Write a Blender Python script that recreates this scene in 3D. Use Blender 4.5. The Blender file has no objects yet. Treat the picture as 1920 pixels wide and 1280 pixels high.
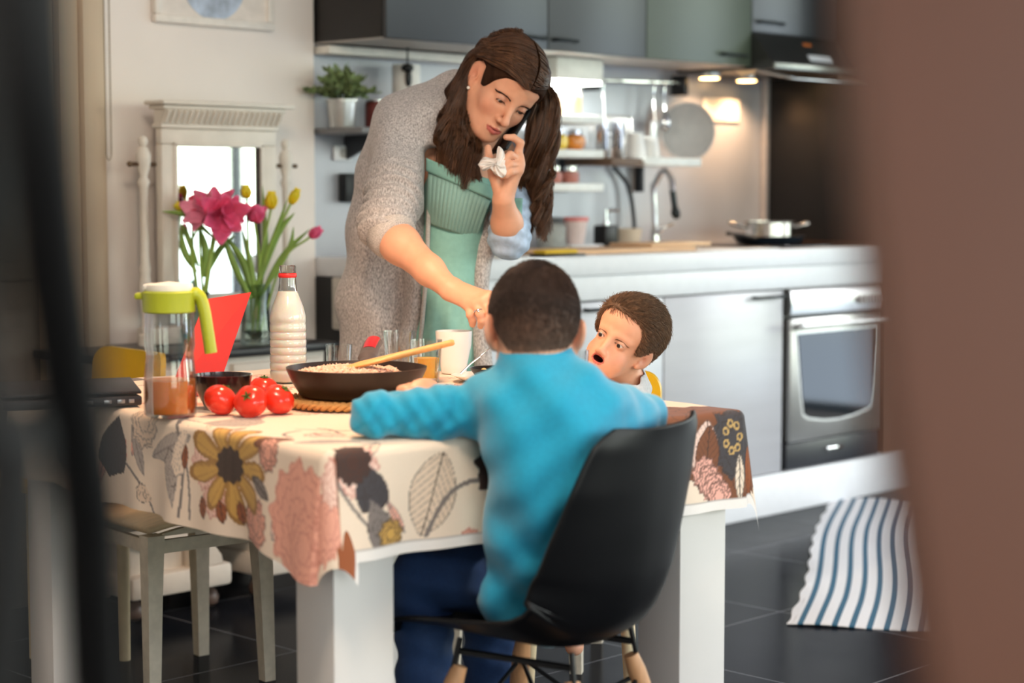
import bpy, bmesh, math, random
import numpy as np
from mathutils import Vector, Matrix, Quaternion
random.seed(7); RNG = np.random.default_rng(7)
SC = bpy.context.scene
COL = SC.collection
PI = math.pi
# ------------------------------------------------------------------ camera frame (metres; wall runs along X, camera at the origin)
F = 3500.0; HC = 1.14
AZ = math.radians(44.3); PT = math.atan(280/F)
FH = Vector((math.cos(AZ), math.sin(AZ), 0)); RT = Vector((math.sin(AZ), -math.cos(AZ), 0)); ZU = Vector((0,0,1))
FW = FH*math.cos(PT) - ZU*math.sin(PT); UPV = RT.cross(FW)
CAM = Vector((0,0,HC))
def ray(x, y): return FW + RT*((x-960)/F) + UPV*((640-y)/F)
def P(x, y, Z): return CAM + ray(x, y)*Z            # point seen at photo position x,y at depth Z metres
def oz(x, y, z): r = ray(x, y); return CAM + r*((z-HC)/r.z)
def oy(x, y, Y): r = ray(x, y); return CAM + r*(Y/r.y)

# ------------------------------------------------------------------ materials
MATS = {}
def srgb(r, g, b):
    f = lambda c: (c/255/12.92) if c/255 <= .04045 else ((c/255+.055)/1.055)**2.4
    return (f(r), f(g), f(b))
def mat(name, rgb, rough=.5, metal=0., var=.06, scale=30., bump=0., bscale=None, spec=.5, trans=0., ior=1.45, emit=None, estr=0.,
        coat=0., sheen=0., sss=0., attr=None, stretch=None, alpha=1.):
    if name in MATS: return MATS[name]
    m = bpy.data.materials.new(name); m.use_nodes = True; MATS[name] = m
    nt = m.node_tree; N = nt.nodes; L = nt.links
    b = N['Principled BSDF']
    c = srgb(*rgb)
    b.inputs['Roughness'].default_value = rough; b.inputs['Metallic'].default_value = metal
    b.inputs['Specular IOR Level'].default_value = spec; b.inputs['IOR'].default_value = ior
    b.inputs['Transmission Weight'].default_value = trans; b.inputs['Coat Weight'].default_value = coat
    b.inputs['Sheen Weight'].default_value = sheen; b.inputs['Alpha'].default_value = alpha
    if sss:
        b.inputs['Subsurface Weight'].default_value = sss
        b.inputs['Subsurface Radius'].default_value = (1., .35, .2); b.inputs['Subsurface Scale'].default_value = .006
    if emit:
        b.inputs['Emission Color'].default_value = (*srgb(*emit), 1); b.inputs['Emission Strength'].default_value = estr
    tc = N.new('ShaderNodeTexCoord'); src = tc.outputs['Object']
    if stretch:
        mp = N.new('ShaderNodeMapping'); mp.inputs['Scale'].default_value = stretch; L.new(src, mp.inputs['Vector']); src = mp.outputs['Vector']
    nz = N.new('ShaderNodeTexNoise'); nz.inputs['Scale'].default_value = scale; nz.inputs['Detail'].default_value = 4; L.new(src, nz.inputs['Vector'])
    if attr:
        at = N.new('ShaderNodeAttribute'); at.attribute_name = attr; base = at.outputs['Color']
    else:
        rg = N.new('ShaderNodeRGB'); rg.outputs[0].default_value = (*c, 1); base = rg.outputs[0]
    if var > 0:
        mr = N.new('ShaderNodeMapRange'); mr.inputs['From Min'].default_value = .3; mr.inputs['From Max'].default_value = .7
        mr.inputs['To Min'].default_value = 1-var; mr.inputs['To Max'].default_value = 1+var; L.new(nz.outputs['Fac'], mr.inputs['Value'])
        mx = N.new('ShaderNodeVectorMath'); mx.operation = 'SCALE'; L.new(base, mx.inputs[0]); L.new(mr.outputs[0], mx.inputs['Scale']); base = mx.outputs[0]
    L.new(base, b.inputs['Base Color'])
    if bump:
        n2 = nz
        if bscale:
            n2 = N.new('ShaderNodeTexNoise'); n2.inputs['Scale'].default_value = bscale; n2.inputs['Detail'].default_value = 3; L.new(src, n2.inputs['Vector'])
        bp = N.new('ShaderNodeBump'); bp.inputs['Strength'].default_value = bump; bp.inputs['Distance'].default_value = .004
        L.new(n2.outputs['Fac'], bp.inputs['Height']); L.new(bp.outputs['Normal'], b.inputs['Normal'])
    return m
def glass(name, rgb=(255,255,255), rough=.0, ior=1.45):
    return mat(name, rgb, rough=rough, trans=1., ior=ior, var=0)

# ------------------------------------------------------------------ object helpers
def tag(o, label=None, cat=None, group=None, kind=None):
    if label: o['label'] = label
    if cat: o['category'] = cat
    if group: o['group'] = group
    if kind: o['kind'] = kind
    return o
def thing(name, loc, label, cat, group=None, rotz=0.):
    o = bpy.data.objects.new(name, None); COL.objects.link(o); o.empty_display_size = .05
    o.location = loc; o.rotation_euler = (0, 0, rotz)
    o['inv'] = 0; del o['inv']
    return tag(o, label, cat, group)
def par(o, parent):
    o.parent = parent
    M = Matrix.Identity(4); q = parent; chain = []
    while q is not None: chain.append(q); q = q.parent
    for q in reversed(chain): M = M @ q.matrix_parent_inverse @ q.matrix_basis if q.parent else q.matrix_basis.copy()
    o.matrix_parent_inverse = M.inverted()
    return o
def dup(root, delta=None, M=None, **kw):
    """copy of a thing (Empty or mesh) with copies of its parts and sub-parts, moved by delta or a matrix"""
    c = root.copy(); COL.objects.link(c)
    if delta is not None: c.location = Vector(root.location) + Vector(delta)
    if M is not None: c.matrix_basis = M @ root.matrix_basis
    for ch in list(root.children):
        d = ch.copy(); COL.objects.link(d); d.parent = c
        for g in list(ch.children):
            e = g.copy(); COL.objects.link(e); e.parent = d
    tag(c, **kw)
    return c
class MB:
    """collects shapes in world coordinates and links them as ONE mesh object"""
    def __init__(s): s.bm = bmesh.new()
    def _xf(s, vs, M):
        if M is not None: bmesh.ops.transform(s.bm, matrix=M, verts=vs)
    def box(s, a, b, bev=0., M=None, seg=2):
        r = bmesh.ops.create_cube(s.bm, size=1.); vs = r['verts']
        c = [(a[i]+b[i])/2 for i in range(3)]; d = [abs(b[i]-a[i]) for i in range(3)]
        for v in vs: v.co = Vector((c[0]+v.co.x*d[0], c[1]+v.co.y*d[1], c[2]+v.co.z*d[2]))
        if bev > 0:
            es = list({e for v in vs for e in v.link_edges})
            r = bmesh.ops.bevel(s.bm, geom=es, offset=min(bev, min(d)*.45), segments=seg, affect='EDGES', profile=.5)
            vs = list({v for f in r['faces'] for v in f.verts} | {v for v in vs if v.is_valid})
        s._xf(vs, M); return s
    def obox(s, c, ax, ay, az, dim, bev=0.):
        """box centred at c with axes ax, ay, az"""
        M = Matrix((Vector(ax).normalized(), Vector(ay).normalized(), Vector(az).normalized())).transposed().to_4x4(); M.translation = Vector(c)
        h = [d/2 for d in dim]
        return s.box((-h[0],-h[1],-h[2]), (h[0],h[1],h[2]), bev, M)
    def loft(s, rings, cap0=True, cap1=True, closed=True):
        """rings: lists of points, same count"""
        bm = s.bm; R = [[bm.verts.new(Vector(p)) for p in r] for r in rings]; n = len(R[0])
        for i in range(len(R)-1):
            for j in range(n if closed else n-1):
                k = (j+1) % n
                try: bm.faces.new((R[i][j], R[i][k], R[i+1][k], R[i+1][j]))
                except ValueError: pass
        if cap0 and closed: bm.faces.new(list(reversed(R[0])))
        if cap1 and closed: bm.faces.new(R[-1])
        return s
    def lathe(s, c, prof, n=32, axis=(0,0,1), cap0=True, cap1=True, sx=1., sy=1.):
        """prof: (radius, height) pairs along axis from point c"""
        q = Vector((0,0,1)).rotation_difference(Vector(axis).normalized()); c = Vector(c)
        rings = []
        for r, h in prof:
            r = max(r, 1e-5)
            rings.append([c + q @ Vector((r*sx*math.cos(2*PI*j/n), r*sy*math.sin(2*PI*j/n), h)) for j in range(n)])
        return s.loft(rings, cap0, cap1)
    def tube(s, pts, r, n=8, cap=True, flat=None, up=None):
        """tube along pts; r number or list; flat scales one cross axis"""
        pts = [Vector(p) for p in pts]; m = len(pts)
        rs = r if isinstance(r, (list, tuple, np.ndarray)) else [r]*m
        t = [(pts[min(i+1,m-1)]-pts[max(i-1,0)]).normalized() for i in range(m)]
        u = Vector(up) if up is not None else Vector((0,0,1))
        if abs(u.dot(t[0])) > .95: u = Vector((1,0,0))
        a = (u - t[0]*u.dot(t[0])).normalized(); rings = []
        for i in range(m):
            a = (a - t[i]*a.dot(t[i]))
            a = a.normalized() if a.length > 1e-6 else Vector((1,0,0)); b = t[i].cross(a)
            f = flat or 1.
            rings.append([pts[i] + a*(rs[i]*f*math.cos(2*PI*j/n)) + b*(rs[i]*math.sin(2*PI*j/n)) for j in range(n)])
        return s.loft(rings, cap, cap)
    def prism(s, poly, d):
        """closed polygon (3D points) extruded by vector d"""
        poly = [Vector(p) for p in poly]; d = Vector(d)
        return s.loft([poly, [p+d for p in poly]])
    def ell(s, c, r, M=None, n=16):
        q = bmesh.ops.create_uvsphere(s.bm, u_segments=n*2, v_segments=n, radius=1.)['verts']
        for v in q: v.co = Vector((v.co.x*r[0], v.co.y*r[1], v.co.z*r[2]))
        if M is not None: bmesh.ops.transform(s.bm, matrix=M.to_4x4(), verts=q)
        bmesh.ops.translate(s.bm, verts=q, vec=Vector(c)); return s
    def grid(s, f, nu, nv):
        """surface sheet f(u,v)->point"""
        V = [[s.bm.verts.new(Vector(f(i/nu, j/nv))) for j in range(nv+1)] for i in range(nu+1)]
        for i in range(nu):
            for j in range(nv): s.bm.faces.new((V[i][j], V[i+1][j], V[i+1][j+1], V[i][j+1]))
        return s
    def build(s, name, m, parent=None, smooth=35, solid=0., label=None, sub=0, kind=None, **kw):
        bmesh.ops.recalc_face_normals(s.bm, faces=s.bm.faces[:])
        me = bpy.data.meshes.new(name); s.bm.to_mesh(me); s.bm.free(); me.materials.append(m)
        if smooth:
            me.polygons.foreach_set('use_smooth', [True]*len(me.polygons))
            if smooth < 180: me.set_sharp_from_angle(angle=math.radians(smooth))
        o = bpy.data.objects.new(name, me); COL.objects.link(o)
        if sub:
            q = o.modifiers.new('sub', 'SUBSURF'); q.levels = q.render_levels = sub
        if solid:
            q = o.modifiers.new('solid', 'SOLIDIFY'); q.thickness = solid; q.offset = 0
        if parent is not None: par(o, parent)
        if label or kind or kw: tag(o, label=label, kind=kind, **kw)
        return o
def npmesh(name, V, Fq, m, parent=None, smooth=True, colors=None, cname='tint', **kw):
    """mesh from numpy arrays (quads or tris)"""
    me = bpy.data.meshes.new(name); V = np.asarray(V, np.float32); Fq = np.asarray(Fq, np.int32); k = Fq.shape[1]
    me.vertices.add(len(V)); me.vertices.foreach_set('co', V.ravel())
    me.loops.add(Fq.size); me.loops.foreach_set('vertex_index', Fq.ravel())
    me.polygons.add(len(Fq)); me.polygons.foreach_set('loop_start', np.arange(0, Fq.size, k, dtype=np.int32))
    me.polygons.foreach_set('use_smooth', np.full(len(Fq), smooth, bool)); me.update(calc_edges=True)
    if colors is not None:
        a = me.color_attributes.new(cname, 'FLOAT_COLOR', 'POINT')
        c4 = np.ones((len(V), 4), np.float32); c4[:, :3] = colors; a.data.foreach_set('color', c4.ravel())
    me.materials.append(m); me.validate()
    o = bpy.data.objects.new(name, me); COL.objects.link(o)
    if parent is not None: par(o, parent)
    if kw: tag(o, **kw)
    return o
def bez(pts, n=24):
    """Catmull-Rom through points"""
    p = [Vector(q) for q in pts]; p = [p[0]*2-p[1]] + p + [p[-1]*2-p[-2]]; out = []
    m = len(p)-3
    for i in range(n+1):
        t = i/n*m; k = min(int(t), m-1); t -= k; a, b, c, d = p[k:k+4]
        out.append(.5*((2*b) + (c-a)*t + (2*a-5*b+4*c-d)*t*t + (3*b-a-3*c+d)*t**3))
    return out
def structure(o): o['kind'] = 'structure'; return o
SKY = 7.5; EXPO = 0.32; HOODLENS = 6; SPOTGLOW = 14; TUBE = 14
LAMPS = [((2.33,2.72,1.64), (2.40,2.72,0), 33, .08, 118)]
FILL = [((1.3,1.6,2.45), 70, .2)]
SPOTS = [((5.60,4.405,1.555), 11), ((5.83,4.405,1.555), 11)]
STRIP = ((4.73,4.36,1.500), 6)
APER = .026
# ================================================================== IMPLICIT SURFACES (smooth unions of tapered limbs), meshed with surface nets
def V3(p): return np.array([p[0],p[1],p[2]], np.float32)
class Prim:
    __slots__ = ('f','c','R','op','k')
    def __init__(s, f, c, R, op, k): s.f, s.c, s.R, s.op, s.k = f, np.asarray(c,np.float32), R, op, k
class SDF:
    def __init__(s): s.p = []; s.post = None
    def add(s, f, c, R, op='+', k=.01): s.p.append(Prim(f, c, R, op, k)); return s
    def ell(s, c, r, rot=None, op='+', k=.01):
        c = V3(c); r = np.array(r, np.float32); Rm = None if rot is None else np.array(rot.to_3x3() if hasattr(rot,'to_3x3') else rot, np.float32)
        def f(p):
            q = p-c
            if Rm is not None: q = q@Rm
            a = np.sqrt(((q/r)**2).sum(-1)); b = np.sqrt(((q/(r*r))**2).sum(-1))
            return a*(a-1)/np.maximum(b, 1e-6)
        return s.add(f, c, float(max(r)), op, k)
    def cap(s, a, b, ra, rb, op='+', k=.01):
        a, b = V3(a), V3(b); d = b-a; L2 = max(float(d@d), 1e-12)
        def f(p):
            q = p-a; t = np.clip((q@d)/L2, 0, 1)
            return np.sqrt(((q-t[...,None]*d)**2).sum(-1))-(ra+(rb-ra)*t)
        return s.add(f, (a+b)/2, float(np.sqrt(L2))/2+max(ra,rb), op, k)
    def chain(s, pts, rs, op='+', k=.01):
        for i in range(len(pts)-1): s.cap(pts[i], pts[i+1], rs[i], rs[i+1], op, k)
        return s
    def flat(s, a, b, ra, rb, nrm, squash, op='+', k=.01):
        """tapered limb flattened along nrm by factor squash"""
        a, b = V3(a), V3(b); n = V3(nrm); n /= np.linalg.norm(n)
        def sq(v): return v+n*((v@n)*(1/squash-1))[...,None] if v.ndim > 1 else v+n*((v@n)*(1/squash-1))
        d = sq(b-a); L2 = max(float(d@d), 1e-12)
        def f(p):
            q = sq((p-a).reshape(-1,3)).reshape(p.shape); t = np.clip((q@d)/L2, 0, 1)
            return (np.sqrt(((q-t[...,None]*d)**2).sum(-1))-(ra+(rb-ra)*t))*min(1,squash*1.2+.1)
        return s.add(f, (a+b)/2, float(np.linalg.norm(b-a))/2+max(ra,rb), op, k)
    def box(s, c, h, rot, rad=.005, op='+', k=.01):
        c = V3(c); h = np.array(h, np.float32); Rm = np.array(rot.to_3x3(), np.float32)
        def f(p):
            q = np.abs((p-c)@Rm)-h+rad
            return np.sqrt((np.maximum(q,0)**2).sum(-1))+np.minimum(q.max(-1),0)-rad
        return s.add(f, c, float(np.linalg.norm(h)), op, k)
    def eval(s, p, prims=None):
        d = None
        for q in (s.p if prims is None else prims):
            e = q.f(p); k = q.k
            if d is None:
                d = e if q.op == '+' else np.full(e.shape, 1., np.float32); 
                if q.op == '+': continue
            if q.op == '+':
                h = np.maximum(k-np.abs(d-e), 0)/k; d = np.minimum(d, e)-h*h*k*.25
            elif q.op == '-':
                e = -e; h = np.maximum(k-np.abs(d-e), 0)/k; d = np.maximum(d, e)+h*h*k*.25
            elif q.op == '&':
                h = np.maximum(k-np.abs(d-e), 0)/k; d = np.maximum(d, e)+h*h*k*.25
        return d
    def mesh(s, h, lo=None, hi=None, BS=16):
        pos = [q for q in s.p if q.op == '+']
        if lo is None:
            lo = np.min([q.c-q.R for q in pos], 0)-3*h; hi = np.max([q.c+q.R for q in pos], 0)+3*h
        lo = np.asarray(lo, np.float32); hi = np.asarray(hi, np.float32)
        nb = np.ceil((hi-lo)/(h*BS)).astype(int); n = nb*BS+1
        G = np.full(n, 1., np.float32); half = h*BS/2; rad = half*1.7321
        bi = np.stack(np.meshgrid(*[np.arange(k) for k in nb], indexing='ij'), -1).reshape(-1,3)
        cen = lo+(bi*BS+BS/2)*h
        C_ = np.stack([q.c for q in s.p]); R_ = np.array([q.R for q in s.p]); plus = np.array([q.op != '&' for q in s.p])
        off = np.stack(np.meshgrid(*[np.arange(BS+1)]*3, indexing='ij'), -1).reshape(-1,3).astype(np.float32)*h
        for b_, c in zip(bi, cen):
            near = (np.linalg.norm(C_-c, axis=1) < R_+rad+.05) | ~plus
            pr = [q for q, m_ in zip(s.p, near) if m_]
            if not any(q.op == '+' for q in pr): continue
            dc = float(s.eval(c[None].astype(np.float32), pr)[0])
            if s.post is None and abs(dc) > rad*1.35+.012:
                if dc < 0: G[b_[0]*BS:(b_[0]+1)*BS+1, b_[1]*BS:(b_[1]+1)*BS+1, b_[2]*BS:(b_[2]+1)*BS+1] = -1.
                continue
            if abs(dc) > rad*1.6+.03:
                if dc < 0: G[b_[0]*BS:(b_[0]+1)*BS+1, b_[1]*BS:(b_[1]+1)*BS+1, b_[2]*BS:(b_[2]+1)*BS+1] = -1.
                continue
            p = (lo+b_*BS*h)+off; v = s.eval(p, pr)
            if s.post is not None: v = s.post(p, v)
            G[b_[0]*BS:(b_[0]+1)*BS+1, b_[1]*BS:(b_[1]+1)*BS+1, b_[2]*BS:(b_[2]+1)*BS+1] = v.reshape(BS+1,BS+1,BS+1)
        return surface_nets(G, lo, h)
def surface_nets(G, lo, h):
    ins = G < 0; n = np.array(G.shape)-1
    cnt = np.zeros(n, np.int8)
    sl = [slice(0,-1), slice(1,None)]
    for a in (0,1):
        for b in (0,1):
            for c in (0,1): cnt += ins[sl[a],sl[b],sl[c]]
    act = (cnt > 0) & (cnt < 8); idx = np.full(n, -1, np.int32); ijk = np.argwhere(act); idx[act] = np.arange(len(ijk))
    val = {}
    for a in (0,1):
        for b in (0,1):
            for c in (0,1): val[a,b,c] = G[ijk[:,0]+a, ijk[:,1]+b, ijk[:,2]+c]
    S = np.zeros((len(ijk),3), np.float32); K = np.zeros(len(ijk), np.float32)
    for e0 in val:
        for ax in range(3):
            if e0[ax]: continue
            e1 = list(e0); e1[ax] = 1; e1 = tuple(e1); v0, v1 = val[e0], val[e1]; m = (v0 < 0) != (v1 < 0)
            t = v0[m]/(v0[m]-v1[m]); pt = np.tile(np.array(e0, np.float32), (m.sum(),1)); pt[:,ax] += t; S[m] += pt; K[m] += 1
    V = lo+(ijk+S/np.maximum(K,1)[:,None])*h
    Fs = []
    for ax in range(3):
        a1, a2 = (ax+1)%3, (ax+2)%3
        s0 = [slice(None)]*3; s1 = [slice(None)]*3; s0[ax] = slice(0,-1); s1[ax] = slice(1,None)
        d0, d1 = ins[tuple(s0)], ins[tuple(s1)]; e = np.argwhere(d0 != d1)
        ok = (e[:,a1] > 0) & (e[:,a2] > 0) & (e[:,a1] < n[a1]) & (e[:,a2] < n[a2]); e = e[ok]
        fl = d0[e[:,0],e[:,1],e[:,2]]
        def at(o1, o2):
            q = e.copy(); q[:,a1] -= o1; q[:,a2] -= o2; return idx[q[:,0],q[:,1],q[:,2]]
        A_, B_, C_, D_ = at(1,1), at(0,1), at(0,0), at(1,0)
        Fq = np.stack([np.where(fl,A_,D_), np.where(fl,B_,C_), np.where(fl,C_,B_), np.where(fl,D_,A_)], -1); Fs.append(Fq)
    Fq = np.concatenate(Fs); Fq = Fq[(Fq >= 0).all(1)]
    return V.astype(np.float32), Fq
def relax(V, Fq, n=2, lam=.5):
    """light Laplacian smoothing"""
    for _ in range(n):
        S = np.zeros_like(V); K = np.zeros(len(V), np.float32)
        for k in range(4):
            a, b = Fq[:,k], Fq[:,(k+1)%4]
            np.add.at(S, a, V[b]); np.add.at(K, a, 1); np.add.at(S, b, V[a]); np.add.at(K, b, 1)
        V = V+(S/np.maximum(K,1)[:,None]-V)*lam
    return V
def strands(roots_pts, r0, r1, n=3):
    """many thin hair tubes: roots_pts (N,M,3) -> verts, quads"""
    Pn = np.asarray(roots_pts, np.float32); N_, M_, _ = Pn.shape
    t = np.gradient(Pn, axis=1); t /= np.maximum(np.linalg.norm(t, axis=-1, keepdims=True), 1e-9)
    up = np.tile(np.array([.31,.22,.92], np.float32), (N_,M_,1)); a = np.cross(t, up); a /= np.maximum(np.linalg.norm(a, axis=-1, keepdims=True), 1e-9); b = np.cross(t, a)
    rr = (r0+(r1-r0)*np.linspace(0,1,M_)**1.5)[None,:,None]
    ring = np.stack([Pn+rr*(a*math.cos(2*PI*k/n)+b*math.sin(2*PI*k/n)) for k in range(n)], 2)     # N,M,n,3
    V = ring.reshape(-1,3)
    i = np.arange(N_)[:,None,None]*(M_*n); j = np.arange(M_-1)[None,:,None]*n; k = np.arange(n)[None,None,:]; k2 = (k+1)%n
    Fq = np.stack(np.broadcast_arrays(i+j+k, i+j+k2, i+j+n+k2, i+j+n+k), -1).reshape(-1,4)
    return V, Fq
# ================================================================== ROOM SHELL
YW = 4.51; XL = 3.722; XR = 6.07; XE = 7.6; YS = -2.6; XWEST = -2.4; ZC = 2.65
m_wall = mat('plaster_warm_white', (240,230,224), .75, var=.03, scale=3, bump=.05, bscale=200)
m_ceil = mat('ceiling_white', (235,232,228), .8, var=.02)
m_brown = mat('brown_paint', (112,78,60), .55, var=.05, scale=6)
m_black_gloss = mat('black_glass_panel', (8,6,6), .3, var=.05, spec=.4)
m_panel = mat('grey_backsplash', (178,180,188), .33, metal=.25, var=.05, scale=4)
# floor : dark polished tiles with thin pale joints
m_floor = bpy.data.materials.new('dark_polished_tiles'); m_floor.use_nodes = True
nt = m_floor.node_tree; N = nt.nodes; L = nt.links; b = N['Principled BSDF']
tc = N.new('ShaderNodeTexCoord'); mp = N.new('ShaderNodeMapping'); mp.inputs['Location'].default_value = (.1, .02, 0); L.new(tc.outputs['Object'], mp.inputs['Vector'])
br = N.new('ShaderNodeTexBrick'); br.offset = 0.; br.inputs['Scale'].default_value = 1.; br.inputs['Brick Width'].default_value = .6; br.inputs['Row Height'].default_value = .6
br.inputs['Mortar Size'].default_value = .0022; br.inputs['Mortar Smooth'].default_value = .1
br.inputs['Color1'].default_value = (*srgb(26,29,36),1); br.inputs['Color2'].default_value = (*srgb(30,33,40),1); br.inputs['Mortar'].default_value = (*srgb(120,122,128),1)
L.new(mp.outputs['Vector'], br.inputs['Vector'])
nz = N.new('ShaderNodeTexNoise'); nz.inputs['Scale'].default_value = 9; nz.inputs['Detail'].default_value = 6; L.new(tc.outputs['Object'], nz.inputs['Vector'])
mr = N.new('ShaderNodeMapRange'); mr.inputs['To Min'].default_value = .12; mr.inputs['To Max'].default_value = .26; L.new(nz.outputs['Fac'], mr.inputs['Value']); L.new(mr.outputs[0], b.inputs['Roughness'])
L.new(br.outputs['Color'], b.inputs['Base Color']); b.inputs['Specular IOR Level'].default_value = .5; b.inputs['IOR'].default_value = 1.065
structure(MB().box((XWEST-.2,YS-.2,-.1),(XE+.2,YW+.3,0)).build('floor', m_floor))
structure(MB().box((XWEST-.2,YS-.2,ZC),(XE+.2,YW+.3,ZC+.1)).build('ceiling', m_ceil))
structure(MB().box((2.80,YW-.025,0),(XL,YW+.3,ZC)).build('wall_back', m_wall))
structure(MB().box((XL,YW,0),(XR,YW+.3,ZC)).build('wall_kitchen', m_panel))
structure(MB().box((XWEST-.2,YW-.0,0),(2.40,YW+.3,ZC)).build('wall_back_far', m_wall))
structure(MB().box((XWEST-.2,YS-.2,0),(XWEST,YW,ZC)).build('wall_left', m_wall))
# wall at the right end of the kitchen: black glossy side, brown end towards the room
structure(MB().box((XR,3.93,.145),(XR+.6,YW+.3,ZC)).build('wall_right', m_brown))
structure(MB().box((XR-.012,3.93,.95),(XR-.001,YW-.03,2.2)).build('trim_splash_panel', m_black_gloss))
structure(MB().box((XR-.035,YW-.03,.942),(XR-.001,YW-.001,2.2),.004).build('trim_corner_strip', mat('aluminium_strip', (196,192,194), .35, metal=.6)))
structure(MB().box((XR+.6,3.4,0),(XE+.2,YW+.3,ZC)).build('wall_right_pier', m_brown))
# east wall with two glazed openings, south wall with one wide window
def wall_with_openings(name, axis, c0, c1, lo, hi, opens, m):
    """wall slab; axis 'x' = plane at constant X, openings as (from,to,z0,z1)"""
    mb = MB(); cur = lo
    def bx(a, b_, z0, z1):
        if b_-a < 1e-4 or z1-z0 < 1e-4: return
        if axis == 'x': mb.box((c0,a,z0),(c1,b_,z1))
        else: mb.box((a,c0,z0),(b_,c1,z1))
    for a, b_, z0, z1 in sorted(opens):
        bx(cur, a, 0, ZC); bx(a, b_, 0, z0); bx(a, b_, z1, ZC); cur = b_
    bx(cur, hi, 0, ZC)
    return structure(mb.build(name, m))
EO = [(-2.2,-.55,.05,2.35), (.95,3.25,.05,2.35)]
SO = [(2.2,6.8,.45,2.45), (-1.4,1.3,.6,2.4)]
wall_with_openings('wall_east', 'x', XE, XE+.2, YS, YW, EO, m_wall)
wall_with_openings('wall_front', 'y', YS-.2, YS, XWEST, XE, SO, m_wall)
m_wframe = mat('window_frame_dark', (44,50,52), .45)
m_pane = glass('window_glass')
k = 0
for a, b_, z0, z1 in EO:
    k += 1; mb = MB(); X = XE+.06
    for y in (a, (a+b_)/2, b_): mb.box((X,max(a,y-.035),z0),(X+.06,min(b_,y+.035),z1),.004)
    for z in (z0, z1): mb.box((X,a,max(z0,z-.05)),(X+.06,b_,min(z1,z+.05)),.004)
    o = structure(mb.build('window_%d' % k, m_wframe))
for a, b_, z0, z1 in SO:
    k += 1; mb = MB(); Y = YS-.12
    for x in (a, a+(b_-a)/3, a+(b_-a)*2/3, b_): mb.box((max(a,x-.03),Y,z0),(min(b_,x+.03),Y+.06,z1),.004)
    for z in (z0, z1): mb.box((a,Y,max(z0,z-.05)),(b_,Y+.06,min(z1,z+.05)),.004)
    structure(mb.build('window_%d' % k, m_wframe))
# ---- panelled door with its casing at the far left
m_casing = mat('cream_casing', (214,192,166), .5, var=.04, scale=5)
m_door = mat('door_grey_beige', (122,112,102), .5, var=.05, scale=5)
cs = MB()
for x0, x1, y in ((2.762,2.80,.03),(2.80,2.865,.055),(2.865,2.925,.075),(2.925,2.958,.045)): cs.box((x0,YW-.0-y,0),(x1,YW+.02,2.3),.008)
structure(cs.build('trim_door_casing', m_casing))
structure(MB().box((1.9,YW-.04,2.25),(2.80,YW+.02,2.34),.008).build('trim_door_head', m_casing))
d = MB().box((1.95,YW-.005,0),(2.762,YW+.04,2.25),.004)
for z0, z1 in ((.12,.82),(.90,1.27),(1.30,2.15)):
    d.box((2.05,YW-.016,z0),(2.74,YW,z1),.008); d.box((2.10,YW-.024,z0+.05),(2.70,YW-.006,z1-.05),.012)
structure(d.build('door_1', m_door))
# bead chain of the roller blind
ch = MB(); cx = [oy(194,0,4.40).x, oy(204,0,4.40).x]
zt, zb = 2.3, oy(199,300,4.40).z
pts = [(cx[0],4.40,zt),(cx[0],4.40,zb+.02)] + [((cx[0]+cx[1])/2-(cx[1]-cx[0])/2*math.cos(a),4.40,zb+.02-.02*math.sin(a)) for a in np.linspace(0,PI,8)[1:-1]] + [(cx[1],4.40,zb+.02),(cx[1],4.40,zt)]
ch.tube(pts, .0016, 6)
zz = np.arange(zb+.02, 1.75, .008)
for x in cx:
    for z in zz: ch.lathe((x,4.40,z), [(.0003,-.0028),(.0028,-.0012),(.0028,.0012),(.0003,.0028)], 6)
tag(ch.build('blind_chain', mat('bead_chain_metal', (150,132,112), .4, metal=.6)), 'thin beaded pull chain hanging down the wall beside the door casing', 'blind chain')
br_ = MB().box((cx[0]-.02,4.38,2.29),(cx[1]+.02,YW-.024,2.33),.004)
o = br_.build('bracket', MATS['bead_chain_metal'], bpy.data.objects['blind_chain'])
# ================================================================== KITCHEN RUN
YF = 3.91; YU = 4.16; ZT = .94
m_graph = mat('graphite_cabinet', (52,54,56), .38, var=.04, scale=4, spec=1., ior=1.6)
m_dkside = mat('dark_cabinet_side', (34,30,28), .4)
m_handle = mat('dark_handle', (38,44,46), .35, metal=.6)
m_white = mat('white_laminate', (232,234,238), .3, var=.02)
m_silver = mat('silver_laminate', (186,186,192), .32, metal=.15, var=.04, scale=3, stretch=(1,1,8))
m_steel = mat('brushed_steel', (196,196,194), .28, metal=.9, var=.06, scale=20, stretch=(1,1,30))
m_chrome = mat('chrome', (225,225,228), .08, metal=1., var=0)
m_blk = mat('black_plastic', (16,16,18), .4)
m_under = mat('cabinet_underside', (196,190,184), .5)
def bar_handle(parent, x0, x1, y, z, m=m_handle, d=.022):
    mb = MB().tube([(x0,y,z),(x0,y-d,z),(x1,y-d,z),(x1,y,z)], .0055, 8)
    return mb.build('handle', m, parent, 60)
m_gA = mat('graphite_front', (40,42,46), .38, var=.04, scale=4, spec=.8)  # one graphite finish in three tones, window reflection painted in from left to right
m_gB = mat('graphite_half_reflection', (62,64,63), .38, var=.04, scale=4, spec=.9)
m_gC = mat('graphite_window_reflection', (88,98,82), .38, var=.04, scale=4, spec=.9)  # graphite door paled and greened to carry the window's reflection
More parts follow.
